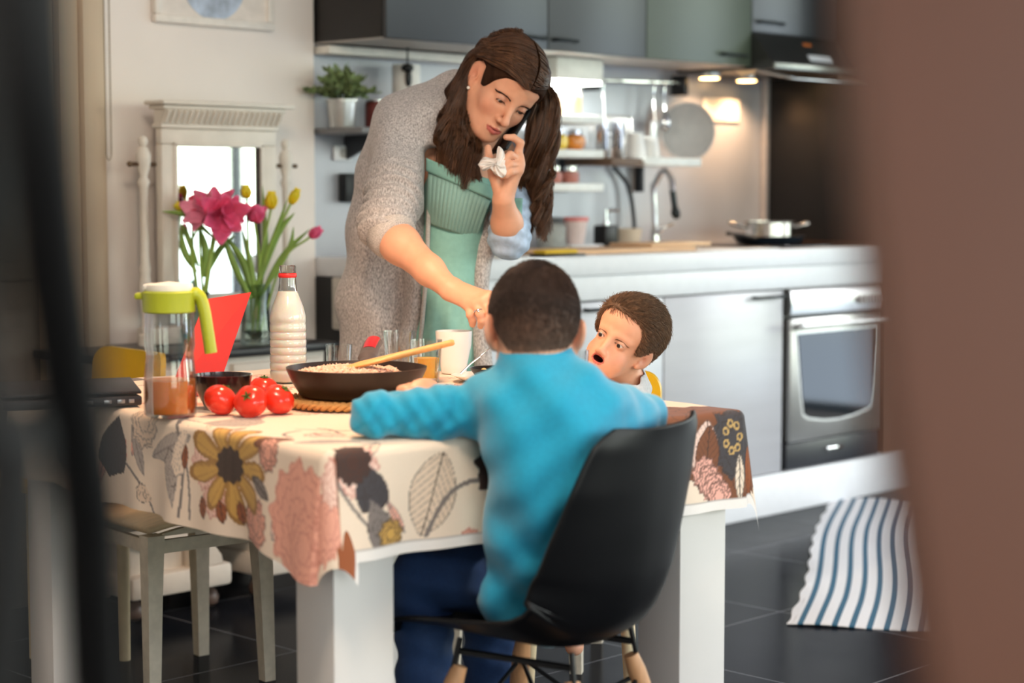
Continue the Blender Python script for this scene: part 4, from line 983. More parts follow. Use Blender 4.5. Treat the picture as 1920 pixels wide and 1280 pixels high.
lv.build('foliage', mat('plant_leaves', (122,140,92), .5, var=.5, scale=45), pp, 180)
c = oy(709,236,4.40); c.z = 1.3365
t = thing('tin_can', c, 'dark red ribbed tin standing beside the potted plant', 'tin')
MB().lathe(c, [(.040,0)]+[(.041+.001*(k%2),.004+k*.006) for k in range(13)]+[(.039,.084),(.0,.085)], 32).build('body', mat('dark_red_tin', (112,50,46), .4, var=.1), t)
MB().lathe(c+ZU*.084, [(.0415,0),(.0425,.001),(.0425,.005),(.040,.006)], 32).build('rim', m_chrome, t)
c = oy(762,236,4.42); c.z = 1.3365
t = thing('paper_roll', c, 'white roll standing upright on the wall shelf close to the woman\'s shoulder', 'paper roll')
MB().lathe(c, [(.043,0),(.045,.002),(.045,.205),(.043,.207),(.018,.207),(.018,.18)], 36, cap1=False).build('roll', mat('kitchen_roll', (238,236,232), .85, bump=.2, bscale=120), t)
MB().lathe(c, [(.0175,.0),(.0175,.21),(.015,.21)], 20).build('core', mat('cardboard_core', (190,160,126), .8), t)
MB().lathe(oy(830,238,4.42), [(.03,.0),(.03,.10),(.026,.12),(.012,.13),(.0,.131)], 24).build('storage_jar', mat('jar_white', (228,230,226), .3), None, label='white jar on the shelf half hidden by the woman\'s collar', cat='jar')
bpy.data.objects['storage_jar'].location.z += 1.3365-oy(830,238,4.42).z
# hanging hook cluster below the cabinet
o_ = oy(764,100,4.38); k_ = MB().tube([(o_.x,o_.y,1.592),(o_.x,o_.y,1.54)], .003, 6).ell((o_.x,o_.y,1.53), (.022,.018,.014), None, 8).ell((o_.x+.004,o_.y,1.50), (.012,.010,.03), None, 8)
tag(k_.build('hanging_hook', m_blk), 'small black object hanging below the dark wall cabinet left of the woman\'s head', 'hook')
c = oy(645,287,4.495); so = thing('wall_socket', c, 'white wall socket below the left wall shelf', 'socket')
MB().box((c.x-.036,YW-.012,c.z-.024),(c.x+.036,YW-.001,c.z+.024),.004).build('plate', m_white, so); MB().lathe((c.x,YW-.0125,c.z), [(.016,0),(.016,.001),(.0,.001)], 20, (0,-1,0)).build('outlet', mat('outlet_grey', (190,188,184), .5), so)
c = oy(664,352,4.49); bx_ = thing('wall_box', c, 'small black box fixed to the wall behind the woman\'s back', 'box')
MB().box((c.x-.05,YW-.04,c.z-.045),(c.x+.05,YW-.001,c.z+.045),.005).build('case', m_blk, bx_); MB().box((c.x-.02,YW-.043,c.z-.025),(c.x+.04,YW-.040,c.z+.025),.002).build('cover', mat('box_cover', (70,72,76), .4), bx_)
# ------------------------------------------------------------------ vases and tulips on the dresser
m_vase = clear('vase_glass', (236,244,240), .02, .8) if 'clear' in globals() else glass('vase_glass')
m_water = clear('vase_water', (214,226,216), .02, .3)
def vase(c, prof, label, wl):
    t = thing('glass_vase', c, label, 'vase', 'glass vases on the dresser')
    MB().lathe(c, prof+[(r-.0025,h) for r,h in reversed(prof) if h > .006]+[(.0,.007)], 40).build('body', m_vase, t, 50)
    inner = [(r-.0035,h) for r,h in prof if .006 < h < wl]; MB().lathe(c, [(.0,.0075)]+inner+[(.0,inner[-1][1])], 32).build('water', m_water, t, label='water')
    return t
vR = oy(480,632,4.18); vR.z = DZ+.0005
vase(vR, [(.038,0),(.044,.003),(.043,.04),(.038,.10),(.044,.17)], 'tall flared glass vase of tulips on the dresser, right of the red board', .09)
vL = oy(378,634,4.18); vL.z = DZ+.0005
vase(vL, [(.040,0),(.052,.01),(.058,.05),(.048,.085),(.022,.112),(.020,.145),(.026,.155)], 'round bellied glass vase with a narrow neck behind the jug', .07)
m_stem = mat('tulip_stem', (146,176,84), .45, var=.12, scale=20, sss=.05); m_leaf = mat('tulip_leaf', (132,166,78), .45, var=.2, scale=20, stretch=(1,1,.3))
cols = {'y': mat('petal_yellow', (255,214,44), .45, var=.08, scale=30, sss=.5), 'p': mat('petal_pink', (240,96,142), .45, var=.22, scale=30, sss=.4), 'r': mat('petal_red_pink', (222,52,88), .45, var=.2, scale=30), 'l': mat('petal_light_pink', (240,140,170), .45, var=.25, scale=26)}
def petal_mesh(mb, base, ax, out, L_, w, open_, curl):
    """one cupped petal from base along ax leaning to out"""
    sd = ax.cross(out).normalized(); n = 7; rows = []
    for i in range(n+1):
        s_ = i/n; ww = w*math.sin(PI*min(1,.12+.80*s_))**.75*(1-.35*max(0,s_-.75)/.25); r_ = open_*L_*(math.sin(s_*PI*.62)*.8+curl*s_**3); q = base+ax*(L_*s_*(1-.12*curl*s_))+out*r_
        rows.append([mb.bm.verts.new(q+sd*(ww*e)-out*(abs(e)**2*ww*.55)*(1-.5*curl)) for e in (-1,-.5,0,.5,1)])
    for i in range(n):
        for e in range(4): mb.bm.faces.new((rows[i][e],rows[i][e+1],rows[i+1][e+1],rows[i+1][e]))
def tulip(name, foot, mid, head, ax, L_, w, op, col, label, cat='flower', curl=.0, n=6, leaves=(), grp=None):
    t = thing(name, foot, label, cat, grp); ax = Vector(ax).normalized()
    MB().tube(bez([foot,mid,head],16), .0035, 8).build('stem', m_stem, t)
    L_ *= 1.15; w *= 1.2; b = MB(); u = ax.cross(Vector((.3,.9,.1))).normalized(); v = ax.cross(u)
    for k in range(n):
        a = 2*PI*k/n+(.5 if k%2 else 0)*.3; petal_mesh(b, head, ax, u*math.cos(a)+v*math.sin(a), L_*(1 if k%2 else .94), w, op*(1 if k%2 else .85), curl)
    b.build('bloom', cols[col], t, 180, solid=.0008)
    for (a, b_, c_, w_) in leaves:
        pts = bez([a,b_,c_],14); lf = MB(); tt = (c_-a).normalized(); sd = tt.cross(FH).normalized(); 
        rows = []
        for i, q in enumerate(pts):
            s_ = i/14; ww = w_*math.sin(PI*min(1,.1+.9*s_))**.8; rows.append([lf.bm.verts.new(q+sd*(ww*e)+FH*(.35*ww*(e*e))) for e in (-1,0,1)])
        for i in range(14):
            for e in range(2): lf.bm.faces.new((rows[i][e],rows[i][e+1],rows[i+1][e+1],rows[i+1][e]))
        lf.build('leaf', m_leaf, t, 180, solid=.0008)
ZF = 5.22
def V(x, y, dz=0.): return P(x, y, ZF+dz)
fR = lambda dx=0, dy=0: vR+ZU*.03+RT*dx+FH*dy
fL = lambda dx=0, dy=0: vL+ZU*.10+RT*dx+FH*dy
R_ = lambda a, b: RT*a+ZU*b
tulip('tulip', fR(.01), V(530,490), V(581,444), R_(.75,.55), .036, .013, .32, 'p', 'pink tulip bud stretched far to the right towards the grey cardigan', leaves=[(V(486,560),V(530,480),V(582,428),.008),(V(474,560),V(455,490),V(420,440),.011)], grp='tulips in the vases')
tulip('tulip', fR(.0,.01), V(500,480), V(545,382), R_(.45,.9), .042, .012, .24, 'y', 'yellow tulip leaning right, highest of the right hand vase', leaves=[(V(482,540),V(520,440),V(553,398),.009)], grp='tulips in the vases')
tulip('tulip', fR(-.01), V(490,480), V(508,392), R_(.05,1), .044, .015, .30, 'y', 'yellow tulip standing upright in the right vase', leaves=[(V(480,540),V(497,470),V(492,345),.009),(V(484,560),V(540,470),V(551,424),.007)], grp='tulips in the vases')
tulip('tulip', fR(-.01,.012), V(466,470), V(463,372,.02), R_(-.1,1), .034, .013, .34, 'y', 'yellow tulip peeping out behind the large pink bloom', leaves=[(V(470,560,-.02),V(440,500,-.02),V(412,425,-.02),.010),(V(478,560),V(470,500),V(455,430),.009)], grp='tulips in the vases')
tulip('tulip', fR(.005,-.01), V(486,490), V(478,418,-.02), R_(.1,1), .048, .022, .55, 'p', 'open pink tulip right of the large pink bloom', curl=.4, leaves=[(V(478,540),V(505,470),V(540,370,-.02),.008)], grp='tulips in the vases')
tulip('tulip', fL(0,0), V(358,470), V(372,425,-.01), R_(-.2,.9), .046, .020, .55, 'r', 'red pink tulip hanging open at the left below the yellow one', curl=.5, leaves=[(V(372,500),V(350,440),V(340,420),.008),(V(368,510),V(345,470),V(338,425),.010)], grp='tulips in the vases')
tulip('tulip', fL(-.005,.01), V(362,470), V(362,398,.01), R_(-.85,.38), .048, .014, .26, 'y', 'yellow tulip lying over to the left in the left vase', leaves=[(V(400,445,-.02),V(350,404,-.02),V(302,396,-.02),.008)], grp='tulips in the vases')
tulip('tulip', fL(.008,.0), V(375,470), V(374,402,.03), R_(-.3,.95), .050, .018, .42, 'r', 'dark pink tulip behind the big open bloom on its left side', leaves=[(V(380,520),V(385,470),V(372,420),.011),(V(384,520),V(410,470),V(440,440),.009)], grp='tulips in the vases')
# big open pink bloom
t = thing('amaryllis', fL(), 'large open pink bloom on a thick stem at the top of the bunch', 'flower')
MB().tube(bez([fL(.004),V(392,500,-.02),V(402,440,-.03)],16), .007, 10).build('stem', m_stem, t)
for bx, by, dx, dy, sz in ((385,395,-.55,.35,1.),(418,398,.25,.0,1.15),(402,385,.0,.9,.95),(430,390,.75,.25,.85)):
    b = MB(); hd_ = V(402,428,-.03); tgt = V(bx,by,-.05); ax = (R_(dx,dy)-FH*.75).normalized(); u = ax.cross(Vector((.2,.5,.8))).normalized(); v = ax.cross(u)
    q0 = hd_.lerp(tgt,.75)
    b.tube([hd_,q0], [.003,.008], 8)
    for k in range(6):
        a = 2*PI*k/6+.3; petal_mesh(b, q0, ax, u*math.cos(a)+v*math.sin(a), .056*sz, .026*sz, .85 if k%2 else .65, .7)
    b.build('bloom', cols['p' if bx > 390 else 'l'], t, 180, solid=.0008)
# ================================================================== CHAIRS, STOOL, RUG
def cdir(lat, dep): return (RT*lat+FH*dep).normalized()
def shell_chair(loc, fwd, label, grp, m_shell, m_leg, legs=True):
    fwd = Vector(fwd).normalized(); rgt = Vector((fwd.y,-fwd.x,0)); loc = Vector((loc[0],loc[1],0))
    t = thing('shell_chair', loc, label, 'chair', grp)
    Q = lambda x, y, z: loc+rgt*(x*.92)+fwd*(y*.92)+ZU*(z*.955)
    prof = bez([(0,.235,.418),(0,.215,.440),(0,.12,.436),(0,0,.424),(0,-.10,.420),(0,-.178,.446),(0,-.222,.52),(0,-.242,.61),(0,-.256,.70),(0,-.266,.775),(0,-.272,.805)], 44)
    hw = [.165,.205,.222,.232,.238,.240,.238,.236,.226,.200,.150]
    ca = [.0,.012,.04,.06,.078,.10,.105,.085,.062,.045,.035]
    def f(a, b):
        i = a*44; k = min(int(i),43); p_ = prof[k].lerp(prof[k+1], i-k)
        s = a*10; q = min(int(s),9); w_ = hw[q]+(hw[q+1]-hw[q])*(s-q); c_ = ca[q]+(ca[q+1]-ca[q])*(s-q)
        x = (b*2-1); e = abs(x)**2.6*c_
        tn = (prof[min(k+1,44)]-prof[max(k-1,0)]).normalized(); nn = Vector((0,-tn.z,tn.y)); nn = -nn if nn.y*1. < -.0 and a > .5 else nn
        if a <= .5 and nn.z < 0: nn = -nn
        if a > .5 and nn.y < 0: nn = -nn
        lip = .006*max(0,(abs(x)-.93)/.07)
        return Q(x*w_+math.copysign(lip,x), p_.y+nn.y*e, p_.z+nn.z*e)
    MB().grid(f, 66, 36).build('seat_shell', m_shell, t, 180, solid=.007, sub=1)
    tops = []
    for sx_, sy_ in ((1,1),(-1,1),(1,-1),(-1,-1)):
        p0 = Q(.115*sx_,.115*sy_-.02,.372); p1 = Q(.215*sx_,.215*sy_-.02,.0); d = (p1-p0)
        tops.append((p0,p1))
        MB().tube([p0,p0+d*.08,p0+d*.5,p1-d*.03,p1], [.013,.0165,.0155,.0115,.0095], 14).build('leg', m_leg, t)
    br = MB(); c_ = Q(0,-.02,.20)
    for (p0,p1) in tops:
        q = p0.lerp(p1,.12); br.tube([q+ZU*.0, q+ZU*.02, Q(0,-.02,.408)+(q-Q(0,-.02,q.z))*.9], .005, 6)
    for i, j in ((0,3),(1,2),(0,1),(2,3),(0,2),(1,3)):
        a0, a1 = tops[i]; b0, b1 = tops[j]
        br.tube([a0.lerp(a1,.10), b0.lerp(b1,.56)], .004, 6); br.tube([b0.lerp(b1,.10), a0.lerp(a1,.56)], .004, 6)
    br.build('wire_brace', m_blk, t)
    for sx_ in (-1,1): MB().tube([Q(.115*sx_,.115-.02,.398),Q(.115*sx_,-.135,.396)], .006, 6).build('seat_bracket', m_blk, t)
    return t
m_shellk = mat('black_shell', (10,10,13), .42, var=.05, scale=8, spec=.35)
m_beech = mat('beech_leg', (196,146,104), .5, var=.12, scale=14, stretch=(10,10,1))
CH = Vector((0,0,0))+RT*.042+FH*3.10; CHF = cdir(-.86,.50)
shell_chair(CH, CHF, 'black moulded shell chair on wooden legs under the boy in blue', None, m_shellk, m_beech)
m_yel = mat('yellow_plastic', (214,170,18), .35, var=.03)
m_cream_leg = mat('cream_chair_leg', (226,206,168), .5)
def panel_chair(loc, fwd, label, zt=.77, w=.36, hb=.24, sp=.18):
    fwd = Vector(fwd).normalized(); rgt = Vector((fwd.y,-fwd.x,0)); loc = Vector((loc[0],loc[1],0))
    t = thing('plastic_chair', loc, label, 'chair', 'yellow plastic chairs at the table')
    Q = lambda x, y, z: loc+rgt*x+fwd*y+ZU*z
    def rr_panel(c, ax, ay, w_, h_, r, d, bow):
        pts = []
        for cx_, cy_, a0 in ((w_/2-r,h_/2-r,0),(-w_/2+r,h_/2-r,PI/2),(-w_/2+r,-h_/2+r,PI),(w_/2-r,-h_/2+r,1.5*PI)):
            for k in range(7): a = a0+PI/2*k/6; pts.append((cx_+r*math.cos(a),cy_+r*math.sin(a)))
        return pts
    pts = rr_panel(None,None,None,w,hb,.045,0,0)
    MB().prism([Q(x,-.17-.22*(y/1.)*.35+.10*(x/w*2)**2*.4,zt-hb/2+y) for x,y in pts], -fwd*.014).build('backrest', m_yel, t, 50)
    pts = rr_panel(None,None,None,.38,.36,.06,0,0)
    MB().prism([Q(x,y,.440) for x,y in pts], ZU*.016).build('seat', m_yel, t, 50)
    for sx_ in (-1,1): MB().tube([Q(sx_*.12,-.15,.446),Q(sx_*.12,-.168,.50),Q(sx_*.12,-.165,zt-hb+.05)], .011, 10).build('back_post', m_cream_leg, t)
    for sx_, sy_ in ((1,1),(-1,1),(1,-1),(-1,-1)): MB().tube([Q(min(.14,sp)*sx_,min(.14,sp)*sy_,.441),Q(sp*sx_,sp*sy_,0)], [.017,.014], 12).build('leg', m_cream_leg, t)
    return t
TOD = CAM*0+RT*.245+FH*3.76
panel_chair(RT*.146+FH*4.03, cdir(-.34,-.94), 'yellow plastic chair on cream legs carrying the toddler', .742, .29)
panel_chair(RT*-1.06+FH*4.50, cdir(-.77,-.63), 'yellow plastic chair standing empty at the far left end of the table', .752, .36, .24, .08)
# ---- low white stool, partly under the cloth
m_stool = mat('worn_white_paint', (206,196,178), .55, var=.10, scale=40)
fr, fl = oz(512,1272,0), oz(286,1315,0)
def stool(fl, ex, ey, label, w=.30, dp=.31, h=.405):
    ex = Vector(ex).normalized(); ey = Vector(ey).normalized(); fl = Vector((fl[0],fl[1],0)); c = fl+ex*w/2+ey*dp/2
    t = thing('stool', c, label, 'stool', 'low white stools under the table')
    for i, j in ((0,0),(1,0),(0,1),(1,1)):
        p0 = fl+ex*(w*i)+ey*(dp*j); inn = (c-p0)*.07
        rings = [[p0+inn*k+ex*(sx_*s_)+ey*(sy_*s_)+ZU*z for sx_, sy_ in ((-1,-1),(1,-1),(1,1),(-1,1))] for k, s_, z in ((0,.014,0),(.5,.0175,h*.55),(1,.021,h-.03))]
        MB().loft(rings).build('leg', m_stool, t, 20)
    q = fl+(c-fl)*.07; ww = w*.93; dd = dp*.93
    for j in (0,1):
        a = q+ey*(dd*j)
        MB().prism([a+ex*0+ZU*(h-.075),a+ex*ww+ZU*(h-.075),a+ex*ww+ZU*(h-.045),a+ZU*(h-.045)], ey*.014).build('rail', m_stool, t, 20)
        arc = [a+ex*(ww*k/12)+ZU*(h-.036+.018*math.sin(PI*k/12)) for k in range(13)]
        MB().prism(arc+[p_-ZU*(.0 if k in (0,12) else .0)-ZU*(.018*math.sin(PI*k/12)) for k,p_ in reversed(list(enumerate(arc)))][1:-1], ey*.016).build('seat_arch', m_stool, t, 20)
    for i in (0,1):
        a = q+ex*(ww*i)
        MB().prism([a+ZU*(h-.075),a+ey*dd+ZU*(h-.075),a+ey*dd+ZU*(h-.045),a+ZU*(h-.045)], ex*.014).build('rail', m_stool, t, 20)
    MB().grid(lambda u,v: q-ex*.02-ey*.02+ex*((ww+.04)*u)+ey*((dd+.04)*v)+ZU*(h-.016+.018*math.sin(PI*u)), 14, 2).build('seat', mat('stool_seat', (222,196,160), .5, var=.08, scale=10, stretch=(1,10,10)), t, 60, solid=.014)
    return t
stool(fl, fr-fl, Vector((-(fr-fl).y,(fr-fl).x,0)), 'low white painted stool with an arched seat rail in front of the dresser')
a = oz(846,1290,0)+FH*.2; stool(a, RT*.97-FH*.2, FH*.97+RT*.2, 'low white stool under the table, its thin leg showing beside the boy\'s shin')
# ---- striped rug
r0, r1, r2, r3 = oz(1475,1172,0), oz(1768,1192,0), oz(1752,945,0), oz(1557,936,0)
dl = (r3-r0); wv = Vector((-dl.y,dl.x,0)).normalized()*-1; wv = -wv if wv.dot(RT) < 0 else wv
RWd = .50; nu_, nv_ = 60, 150
RV = []; RCc = []
for i in range(nu_+1):
    for j in range(nv_+1):
        u = i/nu_; v = j/nv_
        p_ = r0+dl*v+wv*(RWd*u)+wv*(.012*math.sin(v*7)+.004*math.sin(v*40)*(1 if u < .05 else 0))
        wav = .004+.003*math.sin(u*9+v*5)+.003*math.sin(v*21)*math.sin(u*5)
        RV.append((p_.x,p_.y,max(.0035,wav+.002))); 
        s = (u*11.2) % 1.
        RCc.append(srgb(54,100,128) if .62 < s < .98 else srgb(236,236,238))
RV = np.array(RV); RF = np.array([(i*(nv_+1)+j,(i+1)*(nv_+1)+j,(i+1)*(nv_+1)+j+1,i*(nv_+1)+j+1) for i in range(nu_) for j in range(nv_)])
# finer stripes need finer columns
nu_ = 224; u_ = np.linspace(0,1,nu_+1); v_ = np.linspace(0,1,nv_+1); Ug, Vg = np.meshgrid(u_, v_, indexing='ij')
base_ = np.array(r0)[None,None]+np.array(dl)[None,None]*Vg[...,None]+np.array(wv)[None,None]*(RWd*Ug+.012*np.sin(Vg*7)+.004*np.sin(Vg*60)*(Ug < .03))[...,None]
base_[...,2] = np.maximum(.0045,.006+.003*np.sin(Ug*9+Vg*5)+.003*np.sin(Vg*21)*np.sin(Ug*5))
s = (Ug*11.2) % 1.; stp = (s > .60) & (s < .97)
Cr = np.where(stp[...,None], np.array(srgb(50,100,128)), np.array(srgb(236,236,238)))
q = (np.arange(nu_)[:,None]*(nv_+1)+np.arange(nv_)[None]).ravel(); RF = np.stack([q,q+nv_+1,q+nv_+2,q+1],-1)
rg = npmesh('rug', base_.reshape(-1,3), RF, mat('woven_rug', (230,230,230), .9, var=.06, scale=300, bump=.5, bscale=350, attr='tint'), None, True, Cr.reshape(-1,3))
sd_ = rg.modifiers.new('solid','SOLIDIFY'); sd_.thickness = .004; sd_.offset = -1
tag(rg, 'white rug with thin blue stripes lying on the dark tiles in front of the oven', 'rug')
# ---- posts close to the camera
m_fpost = mat('brown_varnish', (106,60,38), .5, var=.05, scale=10)
m_fdark = mat('dark_iron', (18,16,16), .6)
Zp = .64
rp = MB()
for_c = [(1600,-500),(1614,0),(1654,500),(1702,900),(1756,1280),(1830,1900)]
rings = []
dep = FH*.05; 
for x, y in for_c:
    a = P(x,y,Zp); w_ = RT*.085; rings.append([a, a+w_, a+w_+dep, a+dep])
lo = rings[-1]; k = (lo[0].z)/(rings[-2][0].z-lo[0].z)
rings.append([p_+(p_-q_)*k for p_, q_ in zip(lo, rings[-2])]); 
for p_ in rings[-1]: p_.z = 0
rp.loft(rings); tag(rp.build('brown_post', m_fpost, None, 30), 'wide brown wooden post close to the viewer along the right edge', 'post')
lb = MB()
path = [P(40,-420,.62),P(55,0,.63),P(78,300,.66),P(118,640,.74),P(165,950,.88),P(180,1280,1.0)]
last = path[-1]; d = (path[-1]-path[-2]); path += [last+d*((last.z-.0)/-d.z)]
lb.tube(bez(path,40), [.0150]*41, 14); tag(lb.build('iron_baluster', m_fdark), 'leaning dark bar close to the viewer at the left, from the top corner downwards', 'bar', 'dark bars at the left edge')
lb = MB(); path = [P(-70,-400,.7),P(-64,300,.7),P(-36,800,.72),P(-12,1280,.74)]
e_ = path[-1]-RT*.14+FH*.02; path += [Vector((e_.x,e_.y,0))]
lb.tube(bez(path,30), [.013]*31, 14); tag(lb.build('iron_baluster', m_fdark), 'second dark bar at the very left edge, lower and thinner', 'bar', 'dark bars at the left edge')
# ================================================================== PEOPLE
m_skin = mat('skin', (226,172,146), .48, var=.03, scale=60, attr='tint', sss=.12, bump=.03, bscale=600)
m_eye = mat('eyeball', (236,230,224), .12, var=0, coat=.6, attr='tint')
SK, SKD, LIP = np.array(srgb(224,166,136)), np.array(srgb(204,122,98)), np.array(srgb(188,98,88))
class Frame:
    """head frame: x subject's left, -y face, z up"""
    def __init__(s, org, R3, sc): s.o = Vector(org); s.R = R3; s.s = sc
    def __call__(s, x, y=None, z=None):
        v = Vector(x) if y is None else Vector((x,y,z)); return s.o+s.R@(v*s.s)
    def rot(s, R=None): return s.R if R is None else s.R@R
    def inv(s, Pn): return (np.asarray(Pn)-np.array(s.o))@np.array(s.R)/s.s
CB = Matrix((RT, FW, UPV)).transposed()
def head_sdf(S, H, mouth=0., lid=.004, lidz=-.001, child=False, ears=True, earout=1., cran=0.):
    s = H.s
    E = lambda c, r, R=None, op='+', k=.01: S.ell(H(c), [q*s for q in r], H.rot(R), op, k*s)
    C = lambda a, b, ra, rb, op='+', k=.01: S.cap(H(a), H(b), ra*s, rb*s, op, k*s)
    cr = cran; E((0,.014+.016*cr,.036+.012*cr), (.073+.012*cr,.094+.019*cr,.082+.012*cr)); E((0,.03,.0), (.066,.072,.07), k=.03)
    E((0,-.042+.006*cr,.045+.008*cr), (.060+.006*cr,.048+.002*cr,.050+.006*cr), k=.04)
    E((0,-.034,-.034), (.056,.056,.072), k=.03)
    if child:
        E((0,-.045,-.070), (.043,.040,.030), k=.03); E((0,-.074,-.086), (.013,.012,.011), k=.025)
        for x in (-1,1): E((x*.034,-.058,-.046), (.024,.022,.024), k=.02)
    else:
        E((0,-.044,-.080), (.043,.044,.034), k=.03); E((0,-.080,-.101), (.015,.014,.013), k=.022)
        for x in (-1,1): E((x*.038,-.058,-.030), (.022,.022,.022), k=.025); C((x*.052,.0,-.052), (x*.020,-.07,-.098), .012, .012, k=.03)
    for x in (-1,1):
        C((x*.012,-.083,.020), (x*.046,-.068,.017), .007, .006, k=.016)
        E((x*.033,-.096,.001), (.018,.014,.011), op='-', k=.014)
        E((x*.032,-.0745,.000), (.0150,.0140,.0130), k=.004)
    nz = .62 if child else 1.
    C((0,-.084,.012), (0,-.084-.026*nz,-.034), .0068, .0088, k=.014)
    E((0,-.087-.026*nz,-.037), (.0100,.0105,.0092), k=.007)
    for x in (-1,1): E((x*.0115,-.099,-.041), (.0072,.0095,.0068), k=.007)
    for x in (-1,1): E((x*.0058,-.106,-.0475), (.0030,.0050,.0032), op='-', k=.003)
    mz = -.058 if child else -.070
    my = -.012 if child else 0.
    E((0,-.078,mz), (.026,.018,.016), k=.018)
    if mouth > 0:
        for x in (-1,1):
            C((x*.0195,-.082,mz-.002), (0,-.0955,mz+.008), .0036, .0052, k=.004); C((x*.0185,-.080,mz-.004), (0,-.092,mz-.0145), .0040, .0066, k=.004)
        E((0,-.090,mz-.0025), (.0165,.020,mouth), op='-', k=.003)
    else:
        for x in (-1,1):
            C((x*.023,-.084,mz-.001), (x*.006,-.0975,mz+.0042), .0030, .0050, k=.005); C((x*.021,-.084,mz-.002), (0,-.0965,mz-.0065), .0034, .0062, k=.005)
        C((-.006,-.0975,mz+.0042), (.006,-.0975,mz+.0042), .005, .005, k=.005)
        E((0,-.101,mz-.0006), (.0225,.013,.0012), op='-', k=.003)
    for x in (-1,1): E((x*.0325,-.0890,lidz), (.0125,.0100,lid), Matrix.Rotation(x*-.10,3,'Y'), op='-', k=.0022)
    if ears:
        for x in (-1,1):
            R = Matrix.Rotation(x*-.30*earout,3,'Z')@Matrix.Rotation(-.18,3,'X')
            E((x*(.0775+.004*(earout-1)),.018,-.008), (.0075,.0185,.0300), R, k=.006); E((x*.0725,.006,-.034), (.0062,.0085,.0095), R, k=.008)
            E((x*(.0855+.006*(earout-1)),.013,-.006), (.0055,.0105,.0190), R, op='-', k=.005); E((x*.0800,.007,-.012), (.006,.006,.009), R, op='-', k=.004)
    return S
def head_tint(H, Vw, mouth=0., child=False, flush=.5):
    L = H.inv(Vw); T_ = np.tile(SK, (len(L),1)); mz = -.058 if child else -.070
    def g(c, r): return np.exp(-(((L-np.array(c))/np.array(r))**2).sum(1))
    for x in (-1,1):
        T_ = T_+(SKD-T_)*(flush*g((x*.042,-.068,-.035),(.022,.03,.022)))[:,None]
        T_ = T_+(SKD-T_)*(.55*g((x*.08,.015,-.008),(.010,.025,.035)))[:,None]
        T_ = T_+(np.array(srgb(150,96,84))-T_)*(.45*g((x*.032,-.082,.004),(.018,.016,.008)))[:,None]
    T_ = T_+(SKD-T_)*(.35*g((0,-.112,-.038),(.014,.014,.012)))[:,None]
    if mouth > 0: lz = (((L[:,0]/.0205)**2+((L[:,2]-mz+.0030)/.0150)**2) < 1) & (L[:,1] < -.074) & (L[:,1] > -.115)
    else:
        up = .0088-.004*np.abs(np.sin(np.clip(np.abs(L[:,0])/.023,0,1)*PI*.9+.9)); lz = (np.abs(L[:,0]) < .0235) & (L[:,2] > mz-.0125*np.sqrt(np.maximum(0,1-(L[:,0]/.024)**2))) & (L[:,2] < mz+.0088*(1-np.abs(L[:,0])/.026)) & (L[:,1] < -.078) & (L[:,1] > -.112)
    T_[lz] = LIP
    if mouth > 0:
        ins = (((L[:,0]/.0163)**2+((L[:,2]-mz+.0025)/(mouth+.0003))**2) < 1.0) & (L[:,1] > -.0925) & (L[:,1] < -.05); T_[ins] = np.array(srgb(70,20,20))
    return T_
def eyes(parent, H, gaze, iris_rgb):
    for x in (-1,1):
        n = 24; c = Vector((x*.032,-.0742,.000)); mb = []
        V = []; Cc_ = []; r = .0128; g = Vector(gaze).normalized(); q = Vector((0,-1,0)).rotation_difference(g)
        rings = [0.,.10,.20,.30,.36,.44,.50,.56,.7,1.0,1.3,1.6,2.0,2.5,PI]
        for a in rings:
            for k in range(n):
                p_ = Vector((math.sin(a)*math.cos(2*PI*k/n),-math.cos(a)*(1.0+(.06 if a < .45 else 0)),math.sin(a)*math.sin(2*PI*k/n)))*r
                V.append(H(c+q@p_)); Cc_.append(srgb(14,10,10) if a <= .21 else (srgb(*iris_rgb) if a < .47 else (srgb(30,22,18) if a < .53 else srgb(232,222,214))))
        Fq = [(i*n+k,(i+1)*n+k,(i+1)*n+(k+1)%n,i*n+(k+1)%n) for i in range(len(rings)-1) for k in range(n)]
        npmesh('eye', np.array([tuple(v) for v in V]), np.array(Fq), m_eye, parent, True, np.array(Cc_))
def project(S, pts, off=.0003, it=5):
    p = np.asarray(pts, np.float32).copy(); e = 5e-4
    for _ in range(it):
        d = S.eval(p); gr = np.stack([S.eval(p+np.eye(3,dtype=np.float32)[k]*e)-d for k in range(3)], -1)/e
        gr /= np.maximum(np.linalg.norm(gr, axis=-1, keepdims=True), 1e-4); p = p-gr*np.clip(d-off,-.02,.02)[...,None]
    return p
